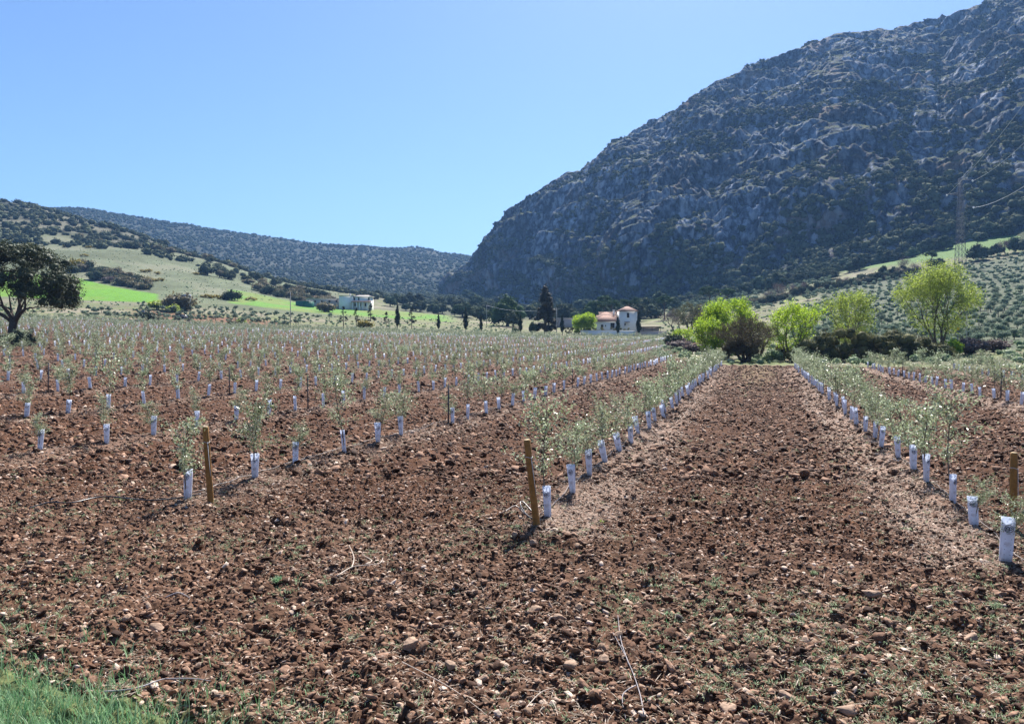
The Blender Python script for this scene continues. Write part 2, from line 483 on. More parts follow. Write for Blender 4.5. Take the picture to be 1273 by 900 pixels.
def ground_z(x, y):
    """height of the finished sheet, by looking the point up in it"""
    x = np.asarray(x, float); y = np.asarray(y, float)
    r = np.clip(np.searchsorted(gy, y) - 1, 0, nr - 2)
    ww = w_ * np.where(gy > 900, 1.25, 1 + .25 * sst(300, 900, gy))
    tr = np.clip((y - gy[r]) / (gy[r + 1] - gy[r]), 0, 1)
    wy = ww[r] * (1 - tr) + ww[r + 1] * tr
    s = np.clip(x / wy, s_[0], s_[-1])
    c = np.clip(np.searchsorted(s_, s) - 1, 0, NC - 2)
    tc_ = np.clip((s - s_[c]) / (s_[c + 1] - s_[c]), 0, 1)
    return (GZm[r, c] * (1 - tc_) + GZm[r, c + 1] * tc_) * (1 - tr) + (GZm[r + 1, c] * (1 - tc_) + GZm[r + 1, c + 1] * tc_) * tr
def gz(x, y): return float(ground_z(x, y))

# surface colours of the different grounds
def lerp(a, b, t): return a + (np.asarray(b) - a) * t[..., None]
n1 = fbm(GXm * 1.3, GYm * 1.3, 4, 61); n2 = fbm(GXm * .25, GYm * .25, 3, 62); n3 = fbm(GXm * 6, GYm * 6, 2, 63)
C = np.zeros(base.shape + (3,)) + np.array([.068, .029, .014])
C = lerp(C, (.115, .058, .033), sst(.5, .75, n1) * .8)
C = lerp(C, (.07, .036, .026), sst(.5, .25, n3) * .5)
head = sst(12.5, 10.5, v) * (GYm < 40)
C = lerp(C, (.13, .078, .052), head * .4)
# pale litter and dry clippings along the rows
strip = on * sst(.9, .2, np.abs(dq - side(q)) + .9 * (n1 - .5)) * (.35 + .65 * sst(-6, -1, q)) * (.6 + .4 * sst(90, 50, GYm))
C = lerp(C, (.29, .205, .16), strip * .75 * sst(.25, .6, n3 + .1))
lane_mid = np.exp(-((q - 0.0) / 1.4) ** 2) * sst(40, 70, v) * (GYm < 100)
C = lerp(C, (.20, .15, .08), lane_mid * .5)
PX = CX + F * GXm / np.maximum(GYm, 1)
PYs = HOR + F * (CAM_H - base) / np.maximum(GYm, 1)
# beyond the orchard
fe = 200 + 10 * (n2 - .5)
out = sst(-1.5, 1.5, GYm - fe)
rightside = sst(82, 86, v + 6 * (n2 - .5)) * sst(-4.8, -3.4, q)
rightmid = sst(98, 102, v) * sst(-12, -10, q)
out = np.maximum(np.maximum(out, rightside), rightmid)
wild = np.array([.125, .118, .072])
wildn = lerp(np.zeros(base.shape + (3,)) + wild, (.13, .15, .06), sst(.45, .62, n2))
wildn = lerp(wildn, (.22, .19, .135), sst(.55, .75, fbm(GXm * .08, GYm * .08, 4, 71)) * .8)
C = C * (1 - out[..., None]) + wildn * out[..., None]
def reg(mask, col, k=1.0):
    global C
    C = lerp(C, col, np.clip(mask * k, 0, 1))
m1 = fbm(GXm * .03, GYm * .03, 4, 81)
# pale meadow on the left rise, brown grove, vivid green crops
mead = sst(250, 330, GYm) * sst(600, 520, GYm) * sst(470, 380, PX)
reg(mead, (.105, .125, .07)); reg(mead * sst(.5, .62, m1), (.075, .085, .045), .7); reg(mead * sst(.5, .68, fbm(GXm * .12, GYm * .06, 4, 88)), (.07, .085, .045), .7); reg(mead * sst(.48, .3, m1), (.16, .155, .105), .6)
grove = sst(203, 212, GYm) * sst(262, 250, GYm + (PX - 200) * .1) * sst(150, 190, PX) * sst(370, 340, PX)
reg(grove, (.15, .07, .04), .85)
c1 = sst(290, 293, GYm + 3 * m1) * sst(4, 0, GYm - (372 - np.clip(PX - 90, 0, 200) * .36) + 8 * (m1 - .5)) * sst(200, 192, PX)
reg(c1, (.09, .215, .018))
c2 = sst(280, 290, PX) * sst(575, 540, PX) * sst(316, 322, GYm + 12 * m1) * sst(405, 395, GYm + 20 * m1)
reg(c2, (.09, .20, .025), .95)
cn = sst(.45, .6, fbm(GXm * .09, GYm * .05, 4, 87))
reg(c1 * cn, (.12, .19, .03), .55); reg(c2 * cn, (.14, .16, .05), .7)
c3 = sst(480, 520, PX) * sst(640, 600, PX) * sst(390, 430, GYm) * sst(640, 600, GYm)

# track and terraces on the right
c4 = sst(1000, 1040, PX) * sst(96, 110, GYm) * sst(392, 380, GYm)
reg(c4, (.065, .078, .05), .95)
reg(c4 * (np.cos(GYm / 3.2 + .01 * GXm) > .1), (.085, .10, .06), .7)
g0 = 345 + (1273 - PX) * 0 + 0
gs = sst(1015, 1060, PX) * sst(3, 0, np.abs(PYs - (334 - (PX - 1030) * .148)) - 5.5 - 4 * sst(1050, 1250, PX))
reg(gs * (GYm > 380), (.085, .15, .04), .95)
c5 = sst(380, 420, GYm) * sst(840, 880, PX) * sst(1040, 1000, PX) * sst(560, 500, GYm)
reg(c5 * sst(.42, .5, m1), (.14, .15, .08), .8)
# hills far away under scrub
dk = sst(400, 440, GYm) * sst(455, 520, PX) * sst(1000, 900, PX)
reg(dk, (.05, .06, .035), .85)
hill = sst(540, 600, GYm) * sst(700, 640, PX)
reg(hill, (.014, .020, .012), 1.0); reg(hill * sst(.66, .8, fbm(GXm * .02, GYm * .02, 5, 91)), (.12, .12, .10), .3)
nearhill = sst(520, 580, GYm) * sst(860, 800, GYm) * sst(420, 330, PX)
reg(nearhill * sst(.38, .6, fbm(GXm * .035, GYm * .035, 5, 92)), (.12, .115, .08), .85)
# grass verge by the camera
vg = sst(.3, 0, GYm - (7.1 - (GXm + 4.63) * .49)) * (GXm < -1.2)
reg(vg, (.10, .13, .05), .8)
reg((GYm < 3.5).astype(float), (.11, .13, .06), .8)

idx = np.arange(nr * NC).reshape(nr, NC)
quads = np.stack([idx[:-1, :-1], idx[:-1, 1:], idx[1:, 1:], idx[1:, :-1]], -1).reshape(-1, 4)
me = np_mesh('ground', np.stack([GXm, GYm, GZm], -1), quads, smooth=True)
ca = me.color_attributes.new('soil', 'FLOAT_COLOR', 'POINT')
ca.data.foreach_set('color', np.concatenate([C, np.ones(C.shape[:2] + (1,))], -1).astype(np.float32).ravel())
gm, n, l, b = mat('ground')
at = n.new('ShaderNodeVertexColor'); at.layer_name = 'soil'
tc = n.new('ShaderNodeTexCoord')
na = n.new('ShaderNodeTexNoise'); na.inputs['Scale'].default_value = 9; na.inputs['Detail'].default_value = 10; na.inputs['Roughness'].default_value = .7
nb = n.new('ShaderNodeTexVoronoi'); nb.inputs['Scale'].default_value = 16
nc_ = n.new('ShaderNodeTexNoise'); nc_.inputs['Scale'].default_value = .35; nc_.inputs['Detail'].default_value = 8; nc_.inputs['Roughness'].default_value = .7
for k in (na, nb, nc_): l.new(tc.outputs['Object'], k.inputs['Vector'])
mr = n.new('ShaderNodeMapRange'); mr.inputs[1].default_value = .3; mr.inputs[2].default_value = .7; mr.inputs[3].default_value = .6; mr.inputs[4].default_value = 1.45
l.new(na.outputs[0], mr.inputs[0])
mr2 = n.new('ShaderNodeMapRange'); mr2.inputs[1].default_value = .3; mr2.inputs[2].default_value = .7; mr2.inputs[3].default_value = .75; mr2.inputs[4].default_value = 1.25
l.new(nc_.outputs[0], mr2.inputs[0])
mu = n.new('ShaderNodeMath'); mu.operation = 'MULTIPLY'; l.new(mr.outputs[0], mu.inputs[0]); l.new(mr2.outputs[0], mu.inputs[1])
mx = n.new('ShaderNodeMix'); mx.data_type = 'RGBA'; mx.blend_type = 'MULTIPLY'; mx.inputs[0].default_value = 1
l.new(at.outputs[0], mx.inputs[6]); l.new(mu.outputs[0], mx.inputs[7]); l.new(mx.outputs[2], b.inputs['Base Color'])
bp = n.new('ShaderNodeBump'); bp.inputs['Strength'].default_value = .8; bp.inputs['Distance'].default_value = .03
ad = n.new('ShaderNodeMath'); ad.operation = 'ADD'; l.new(na.outputs[0], ad.inputs[0]); l.new(nb.outputs[0], ad.inputs[1])
l.new(ad.outputs[0], bp.inputs['Height']); l.new(bp.outputs[0], b.inputs['Normal'])
b.inputs['Roughness'].default_value = .95; b.inputs['Specular IOR Level'].default_value = .15
go = link('ground', me, mats=[gm]); tag(go, kind='structure')

# ------------------------------------------------------------------ mountain
RID = [(540, 1010, 375), (552, 1005, 356), (556, 1000, 349), (583, 990, 328), (608, 985, 314), (614, 985, 301), (650, 990, 261), (683, 1000, 238), (717, 1010, 217), (750, 1020, 199), (783, 1035, 170), (817, 1050, 150), (840, 1060, 139), (883, 1080, 109), (900, 1085, 101), (950, 1105, 77), (1005, 1120, 57), (1042, 1130, 42), (1071, 1140, 39), (1115, 1150, 35), (1155, 1160, 24), (1166, 1162, 25), (1207, 1170, 10), (1236, 1180, 0), (1273, 1190, -16), (1400, 1210, -55), (1600, 1240, -100), (1900, 1300, -120)]
BAS = [(540, 985, 384), (556, 960, 384), (600, 900, 386), (650, 820, 387), (700, 740, 384), (800, 620, 374), (900, 560, 364), (1000, 520, 349), (1100, 500, 330), (1200, 485, 306), (1273, 470, 284), (1500, 450, 258), (1900, 430, 240)]
pa = np.concatenate([np.linspace(540, 640, 150), np.linspace(640, 1320, 820)[1:], np.linspace(1320, 1880, 180)[1:]])
NT, NB = 520, 60
tt = np.concatenate([np.linspace(-.06, 1, NT), np.linspace(1, 1.6, NB)[1:]])
def itp(L, p, k): return np.interp(p, [a[0] for a in L], [a[k] for a in L])
Yr = itp(RID, pa, 1)[:, None]; yr = itp(RID, pa, 2)[:, None]; Yb = itp(BAS, pa, 1)[:, None]; yb = itp(BAS, pa, 2)[:, None]
zr = CAM_H + (HOR - yr) * Yr / F; zb = CAM_H + (HOR - yb) * Yb / F - 4
T2 = tt[None, :]
Tc = np.clip(T2, 0, 1)
nose = sst(900, 620, pa)[:, None]
prof = (1 - nose) * (.82 * Tc + .18 * np.sin(Tc * math.pi / 2)) + nose * np.sin(Tc * math.pi / 2) ** .75
Ym = Yb + (Yr - Yb) * T2
zm = zb + (zr - zb) * prof - np.clip(-T2, 0, 1) * 150 - np.clip(T2 - 1, 0, 1) ** 1.2 * (zr - zb) * .55
Xm = (pa[:, None] - CX) / F * np.where(T2 > 1, Ym, Ym)
PM = np.stack([Xm, Ym, zm], -1)
dU = np.gradient(PM, axis=0); dT = np.gradient(PM, axis=1)
N = np.cross(dU, dT); N /= np.maximum(np.linalg.norm(N, axis=-1, keepdims=True), 1e-6)
N *= np.sign(N[..., 2:3] + 1e-9)
def ridged(p, s, seed, st=(1, 1, 1)):
    a = vn3(p[..., 0] / s * st[0], p[..., 1] / s * st[1], p[..., 2] / s * st[2], seed)
    return 1 - np.abs(2 * a - 1) ** 1.35
# skewed coordinates: gullies run down and to the left
PS = PM.copy(); PS[..., 0] = PM[..., 0] - .55 * PM[..., 2]
warp = 14 * (vn3(PS[..., 0] / 60, PS[..., 1] / 60, PS[..., 2] / 60, 3) - .5)
PS[..., 0] += warp; PS[..., 2] += 8 * (vn3(PS[..., 0] / 30, PS[..., 1] / 30, PS[..., 2] / 30, 4) - .5)
st = (1, .8, .42)
D = 22 * (ridged(PS, 150, 11, st) - .5) + 15 * (ridged(PS, 62, 12, st) - .5) + 14 * (ridged(PS, 28, 13, st) - .5)
zn_ = sst(.35, .6, vn3(PM[..., 0] / 95, PM[..., 1] / 95, PM[..., 2] / 70, 19))
D += (6 + 3 * zn_) * (ridged(PS, 13, 14, (1, .8, .6)) - .5) + (3 + 2.5 * zn_) * (ridged(PM, 7, 15) - .5) + (1.8 + 1.6 * zn_) * (ridged(PM, 3.6, 16) - .5)
# ledges: steps in height, stronger where the rock stands steep
stp = PM[..., 2] / 34 + .25 * PM[..., 0] / 60 + 1.2 * vn3(PM[..., 0] / 120, PM[..., 1] / 120, PM[..., 2] / 120, 23)
fr = stp - np.floor(stp)
D += 6 * (sst(0, .75, fr) - sst(.85, 1, fr) - .5) * sst(.35, .6, vn3(PM[..., 0] / 160 + 5, PM[..., 1] / 160, PM[..., 2] / 160, 29))
D *= sst(-.05, .12, T2) * sst(1.6, 1.05, T2) * (1 - .78 * sst(.85, 1, T2))
PM2 = PM + N * D[..., None]
# keep the skyline where it stands: scale each section to its crest height
cur = (HOR - F * (PM2[..., 2] - CAM_H) / PM2[..., 1]).min(1)
kx = (HOR - yr[:, 0]) / np.maximum(HOR - cur, 5)
kw = np.hanning(61); kw /= kw.sum()
kx = np.convolve(np.pad(kx, 30, mode='edge'), kw, mode='valid')
PM2[..., 2] = CAM_H + (PM2[..., 2] - CAM_H) * (1 + (kx[:, None] - 1) * sst(0, .4, T2))
na_, nt_ = PM2.shape[:2]
idx = np.arange(na_ * nt_).reshape(na_, nt_)
quads = np.stack([idx[:-1, :-1], idx[1:, :-1], idx[1:, 1:], idx[:-1, 1:]], -1).reshape(-1, 4)
me = np_mesh('mountain', PM2, quads, smooth=False)
rm, n, l, b = mat('mountain_rock')
tc = n.new('ShaderNodeTexCoord'); g = n.new('ShaderNodeNewGeometry'); sx = n.new('ShaderNodeSeparateXYZ')
l.new(g.outputs['Normal'], sx.inputs[0])
def noise(sc, det=8, ro=.65, vec=None):
    k = n.new('ShaderNodeTexNoise'); k.inputs['Scale'].default_value = sc; k.inputs['Detail'].default_value = det; k.inputs['Roughness'].default_value = ro
    l.new(vec or tc.outputs['Object'], k.inputs['Vector']); return k.outputs[0]
cr = n.new('ShaderNodeValToRGB'); e = cr.color_ramp.elements
e[0].position = .36; e[0].color = (.03, .04, .058, 1); e[1].position = .61; e[1].color = (.44, .48, .55, 1)
k = e.new(.48); k.color = (.135, .165, .22, 1)
mp = n.new('ShaderNodeMapping'); mp.inputs['Scale'].default_value = (1, .8, .45); mp.inputs['Rotation'].default_value = (0, R(-24), 0); l.new(tc.outputs['Object'], mp.inputs[0])
vo = n.new('ShaderNodeTexVoronoi'); vo.feature = 'DISTANCE_TO_EDGE'; vo.inputs['Scale'].default_value = .085
wn_ = n.new('ShaderNodeTexNoise'); wn_.inputs['Scale'].default_value = .12; wn_.inputs['Detail'].default_value = 6
l.new(mp.outputs[0], wn_.inputs['Vector'])
vm = n.new('ShaderNodeVectorMath'); vm.operation = 'MULTIPLY_ADD'; vm.inputs[1].default_value = (16, 16, 16); l.new(wn_.outputs['Color'], vm.inputs[0]); l.new(mp.outputs[0], vm.inputs[2]); l.new(vm.outputs[0], vo.inputs['Vector'])
ck = n.new('ShaderNodeMapRange'); ck.inputs[1].default_value = 0; ck.inputs[2].default_value = .16; ck.inputs[3].default_value = -.13; ck.inputs[4].default_value = .03; l.new(vo.outputs['Distance'], ck.inputs[0])
sm = n.new('ShaderNodeMath'); sm.operation = 'ADD'; l.new(noise(.2, 12, .78, mp.outputs[0]), sm.inputs[0]); l.new(ck.outputs[0], sm.inputs[1])
l.new(sm.outputs[0], cr.inputs[0])
mpb = n.new('ShaderNodeMapping'); mpb.inputs['Scale'].default_value = (1, .7, .38); mpb.inputs['Rotation'].default_value = (0, R(-30), 0); l.new(tc.outputs['Object'], mpb.inputs[0])
lw = n.new('ShaderNodeMapRange'); lw.inputs[1].default_value = .36; lw.inputs[2].default_value = .62; lw.inputs[3].default_value = .42; lw.inputs[4].default_value = 1.35
l.new(noise(.022, 4, .55, mpb.outputs[0]), lw.inputs[0])
ml = n.new('ShaderNodeMix'); ml.data_type = 'RGBA'; ml.blend_type = 'MULTIPLY'; ml.inputs[0].default_value = 1; l.new(cr.outputs[0], ml.inputs[6]); l.new(lw.outputs[0], ml.inputs[7])
cr2 = n.new('ShaderNodeValToRGB'); e = cr2.color_ramp.elements; e[0].position = .56; e[0].color = (0, 0, 0, 1); e[1].position = .68; e[1].color = (1, 1, 1, 1)
l.new(noise(.022, 5, .6), cr2.inputs[0])
mo = n.new('ShaderNodeMix'); mo.data_type = 'RGBA'; mo.inputs[7].default_value = (.40, .27, .18, 1)
mf = n.new('ShaderNodeMath'); mf.operation = 'MULTIPLY'; mf.inputs[1].default_value = .55; l.new(cr2.outputs[0], mf.inputs[0]); l.new(mf.outputs[0], mo.inputs[0]); l.new(ml.outputs[2], mo.inputs[6])
# thin grass and low scrub where the rock lies flatter
ma = n.new('ShaderNodeMath'); ma.operation = 'ADD'; l.new(sx.outputs[2], ma.inputs[0])
mm = n.new('ShaderNodeMath'); mm.operation = 'MULTIPLY'; mm.inputs[1].default_value = 1.1; l.new(noise(.05, 8, .7), mm.inputs[0]); l.new(mm.outputs[0], ma.inputs[1])
mrr = n.new('ShaderNodeMapRange'); mrr.inputs[1].default_value = 1.25; mrr.inputs[2].default_value = 1.45; l.new(ma.outputs[0], mrr.inputs[0])
mg = n.new('ShaderNodeMix'); mg.data_type = 'RGBA'; mg.inputs[7].default_value = (.10, .12, .06, 1)
l.new(mrr.outputs[0], mg.inputs[0]); l.new(mo.outputs[2], mg.inputs[6]); l.new(mg.outputs[2], b.inputs['Base Color'])
bp = n.new('ShaderNodeBump'); bp.inputs['Strength'].default_value = 1; bp.inputs['Distance'].default_value = 6.0
l.new(sm.outputs[0], bp.inputs['Height']); l.new(bp.outputs[0], b.inputs['Normal'])
b.inputs['Roughness'].default_value = .95; b.inputs['Specular IOR Level'].default_value = .1
mto = link('mountain', me, mats=[rm]); tag(mto, kind='structure')
def on_mountain(px, t):
    i = int(np.clip(np.searchsorted(pa, px), 0, na_ - 1)); j = int(np.clip(np.searchsorted(tt, t), 0, nt_ - 1))
    return PM2[i, j]

# ------------------------------------------------------------------ plants: geometry
def icos(sub=1):
    t = (1 + 5 ** .5) / 2
    V = [(-1, t, 0), (1, t, 0), (-1, -t, 0), (1, -t, 0), (0, -1, t), (0, 1, t), (0, -1, -t), (0, 1, -t), (t, 0, -1), (t, 0, 1), (-t, 0, -1), (-t, 0, 1)]
    T = [(0, 11, 5), (0, 5, 1), (0, 1, 7), (0, 7, 10), (0, 10, 11), (1, 5, 9), (5, 11, 4), (11, 10, 2), (10, 7, 6), (7, 1, 8), (3, 9, 4), (3, 4, 2), (3, 2, 6), (3, 6, 8), (3, 8, 9), (4, 9, 5), (2, 4, 11), (6, 2, 10), (8, 6, 7), (9, 8, 1)]
    V = [np.array(v_) / np.linalg.norm(v_) for v_ in V]
    for _ in range(sub - 1):
        c = {}; T2_ = []
        def mid(a, b_):
            k_ = (min(a, b_), max(a, b_))
            if k_ not in c:
                w = V[a] + V[b_]; V.append(w / np.linalg.norm(w)); c[k_] = len(V) - 1
            return c[k_]
        for a, b_, d in T:
            x, y, z = mid(a, b_), mid(b_, d), mid(d, a)
            T2_ += [(a, x, z), (b_, y, x), (d, z, y), (x, y, z)]
        T = T2_
    return np.array(V), np.array(T)
ICO1, ICO2, ICO3 = icos(1), icos(2), icos(3)

def cut_stone(ico, seed, planes=9, depth=.62):
    r_ = np.random.default_rng(seed); V = ico[0] * (1 + .10 * r_.normal(size=(len(ico[0]), 1)).clip(-1.5, 1.5))
    for _ in range(planes):
        d_ = r_.normal(size=3); d_ /= np.linalg.norm(d_); k_ = r_.uniform(depth - .15, depth + .25)
        V = V - np.maximum(0, V @ d_ - k_)[:, None] * d_
    return V, ico[1]

def leaf_quads(cen, size, wid, rng, normal=None, up=0.0):
    """diamond leaves at the given centres, turned at random"""
    n_ = len(cen)
    a = rng.normal(size=(n_, 3)); a[:, 2] += up; a /= np.linalg.norm(a, axis=1, keepdims=True)
    c = rng.normal(size=(n_, 3)); b_ = np.cross(a, c); b_ /= np.linalg.norm(b_, axis=1, keepdims=True)
    s = (np.asarray(size) * rng.uniform(.7, 1.3, n_))[:, None]; w = (np.asarray(wid) * rng.uniform(.8, 1.2, n_))[:, None]
    V = np.stack([cen - a * s * .5, cen + b_ * w * .5, cen + a * s * .5, cen - b_ * w * .5], 1)
    Q = np.arange(n_ * 4).reshape(-1, 4)
    return V.reshape(-1, 3), Q

def scatter(template, pos, sc, rot, jitter=None):
    """many copies of a template (V, F) as one array"""
    V, Fc = template; n_ = len(pos)
    c, s = np.cos(rot)[:, None], np.sin(rot)[:, None]
    sc = np.asarray(sc).reshape(n_, -1)
    if sc.shape[1] == 1: sc = np.repeat(sc, 3, 1)
    X = V[None, :, 0] * sc[:, 0:1]; Y = V[None, :, 1] * sc[:, 1:2]; Z = V[None, :, 2] * sc[:, 2:3]
    W = np.stack([X * c - Y * s, X * s + Y * c, Z], -1)
    if jitter is not None: W = W * jitter
    W = W + pos[:, None, :]
    Fa = Fc[None] + (np.arange(n_) * len(V))[:, None, None]
    return W.reshape(-1, 3), Fa.reshape(-1, Fc.shape[1])

def clump_crown(rng, centers, radii, n_, leaf, w=.6, core=True, squash=.8, shell=.55, corescale=.8):
    """foliage from leafy clumps; returns MB"""
    mb = MB()
    centers = np.asarray(centers, float); radii = np.asarray(radii, float)
    pr = radii ** 2 / np.sum(radii ** 2)
    k_ = rng.choice(len(centers), n_, p=pr)
    d = rng.normal(size=(n_, 3)); d /= np.linalg.norm(d, axis=1, keepdims=True)
    r = radii[k_] * (shell + (1.12 - shell) * rng.random(n_) ** .7)
    lum = 1 + .25 * (vn3(d[:, 0] * 2.2 + k_, d[:, 1] * 2.2, d[:, 2] * 2.2, 5) - .5) * 2
    p = centers[k_] + d * (r * lum)[:, None] * np.array([1, 1, squash])
    V, Q = leaf_quads(p, leaf, leaf * w, rng)
    mb.add(V, Q)
    if core:
        for c, r_ in zip(centers, radii):
            jit = 1 + .25 * rng.normal(size=(len(ICO1[0]), 1)).clip(-1, 1)
            mb.add(c + ICO1[0] * jit * r_ * corescale * np.array([1, 1, squash]), tris=ICO1[1])
    return mb

def dome(rng, n_, rx, rz, zc, rmin, rmax, low=-.2):
    """clump centres filling a dome"""
    out = []; rad = []
    while len(out) < n_:
        d = rng.normal(size=3); d /= np.linalg.norm(d)
        if d[2] < low: continue
        r = rng.uniform(.45, .95)
        cr_ = rng.uniform(rmin, rmax)
        out.append((d[0] * (rx - cr_ * .6) * r, d[1] * (rx - cr_ * .6) * r, zc + d[2] * (rz - cr_ * .5) * r)); rad.append(cr_)
    return out, rad

def grow(rng, mb, p, d, length, r, depth, tips, spread=.5, up=.12, shrink=.72, kids_=(2, 3), n=6):
    pts = [Vector(p)]; rad = [r]; d = Vector(d).normalized()
    segs = 3
    for i in range(segs):
        d = (d + Vector(rng.normal(size=3)) * .13 + Vector((0, 0, up * .4))).normalized()
        pts.append(pts[-1] + d * (length / segs)); rad.append(r * (1 - .32 * (i + 1) / segs))
    mb.tube(pts, rad, n if depth > 1 else 4, cap=False)
    if depth <= 1: tips.append((pts[1], d)); tips.append((pts[2], d))
    if depth <= 2: tips.append((pts[-1], d))
    if depth == 2: tips.append((pts[2], d))
    if depth <= 0: return
    k_ = int(rng.integers(kids_[0], kids_[1] + 1))
    a0 = rng.uniform(0, 6.28)
    for i in range(k_):
        an = a0 + i * 6.283 / k_ + rng.normal() * .3
        a = d.cross(Vector((.3, .2, 1))); a = a.normalized() if a.length > .05 else Vector((1, 0, 0)); b_ = d.cross(a)
        nd = (d + (a * math.cos(an) + b_ * math.sin(an)) * spread * rng.uniform(.7, 1.3) + Vector((0, 0, up))).normalized()
        grow(rng, mb, pts[-1] if i or depth < 3 else pts[-1], nd, length * shrink * rng.uniform(.85, 1.15), rad[-1] * (.75 if k_ > 1 else .9), depth - 1, tips, spread, up, shrink, kids_, n)

def bush_mesh(rng, name, mtl, quads=26, leaf=.42, w=.7, ico=True):
    """unit bush, radius 1, sitting on z=0"""
    mb = MB(); jit = 1 + .22 * rng.normal(size=(12, 1)).clip(-1.2, 1.2)
    if ico: mb.add(ICO1[0] * jit * np.array([.82, .82, .66]) + np.array([0, 0, .55]), tris=ICO1[1])
    d = rng.normal(size=(quads, 3)); d[:, 2] = np.abs(d[:, 2]) * 1.1 - .25; d /= np.linalg.norm(d, axis=1, keepdims=True)
    V, Q = leaf_quads(d * np.array([.95, .95, .8]) * rng.uniform(.8, 1.08, (quads, 1)) + np.array([0, 0, .55]), leaf, leaf * w, rng)
    mb.add(V, Q); return mb

def scatter_stuff(name, templates, pos, sc, mtl, label, cat, sink=.1):
    """countless plants as ONE object"""
    mb = MB(); pos = np.asarray(pos, float); sc = np.asarray(sc, float)
    pick = rg.integers(0, len(templates), len(pos))
    for k_, t_ in enumerate(templates):
        s_l = pick == k_
        if not s_l.any(): continue
        p = pos[s_l].copy(); z = sc[s_l]; rot = rg.uniform(0, 6.28, s_l.sum())
        V = np.concatenate(t_.V)
        sc3 = np.stack([z * rg.uniform(.85, 1.2, len(z)), z * rg.uniform(.85, 1.2, len(z)), z * rg.uniform(.75, 1.15, len(z))], 1)
        p[:, 2] -= sink * z
        nv = len(V)
        if t_.Q:
            W, Fq = scatter((V, np.concatenate(t_.Q)), p, sc3, rot)
            Ft = None
            if t_.T:
                T_ = np.concatenate(t_.T); Ft = (T_[None] + (np.arange(len(p)) * nv)[:, None, None]).reshape(-1, 3)
            mb.add(W, Fq, Ft if Ft is not None else ())
    o = mb.build(name, mtl); tag(o, label, cat, kind='stuff'); return o

# ------------------------------------------------------------------ scrub on the hills and the mountain
bt = [bush_mesh(rg, 'b', None) for _ in range(6)]
pos = []; sc = []
for _ in range(34000):
    px = rnd.uniform(552, 1420); t = rnd.uniform(0, 1.02)
    p = on_mountain(px, t)
    dn = float(vn(np.float64(px / 26.0 + t * 9), np.float64(t * 13.0), 44)) * .6 + .4 * float(vn(np.float64(px / 8.0), np.float64(t * 40.0), 45))
    thr = .64 + .06 * rnd.gauss(0, 1) - .36 * max(0, 1 - t / .2) - .14 * max(0, (t - .9) / .1) - .20 * max(0, 1 - abs(t - .40 + (px - 1100) * .0003) / .09) * (px > 780)
    if dn > thr - .0: pos.append(p); sc.append(rnd.uniform(1.0, 2.9) * (1.45 if t < .2 else 1) * (.7 + .45 * rnd.random()))
scatter_stuff('mountain_scrub', bt, pos, sc, M['scrub'], 'dark evergreen scrub scattered over the rocky grey mountain', 'scrub')
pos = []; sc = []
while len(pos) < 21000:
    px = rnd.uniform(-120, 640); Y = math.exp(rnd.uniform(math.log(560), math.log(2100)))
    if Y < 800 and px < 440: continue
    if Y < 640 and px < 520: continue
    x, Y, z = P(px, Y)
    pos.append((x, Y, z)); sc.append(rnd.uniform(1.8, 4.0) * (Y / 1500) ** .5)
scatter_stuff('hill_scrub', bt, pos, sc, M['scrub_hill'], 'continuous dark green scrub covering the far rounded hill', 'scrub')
pos = []; sc = []
while len(pos) < 2100:
    px = rnd.uniform(-150, 470); Y = rnd.uniform(500, 860)
    x, Y, z = P(px, Y)
    if float(fbm(np.float64(x / 22), np.float64(Y / 22), 3, 55)) < .44 + .08 * rnd.gauss(0, 1) and Y > 560: continue
    if Y < 560 and px > 50 and float(fbm(np.float64(x / 30), np.float64(Y / 30), 3, 55)) < .55: continue
    pos.append((x, Y, z)); sc.append(rnd.uniform(1.3, 3.6))
scatter_stuff('hillside_scrub', bt, pos, sc, M['scrub'], 'bushes and small oaks dotted over the stony left hillside', 'scrub')
# low tufts on the meadow and rough ground
pos = []; sc = []
while len(pos) < 2600:
    px = rnd.uniform(-60, 640); Y = rnd.uniform(205, 540)
    yy = HOR + F * (CAM_H - P(px, Y)[2]) / Y
    if (px < 200 and 345 < yy < 374) or (285 < px < 560 and 374 < yy < 392 and Y > 260): continue
    pos.append(P(px, Y)); sc.append(rnd.uniform(.15, .6) * (.7 if Y > 260 else 1))
while len(pos) < 4200:
    px = rnd.uniform(820, 1330); Y = rnd.uniform(80, 520)
    x, Y, z = P(px, Y); q_, v_ = qv(x, Y)
    if v_ < 84 or (q_ < -5 and v_ < 100): continue
    if Y > 380 and px > 1040: continue
    pos.append((x, Y, z)); sc.append(rnd.uniform(.25, .8))
scatter_stuff('rough_tufts', bt, pos, sc, M['weed'], 'low grey green herbs tufting the rough ground past the orchard', 'herbs')

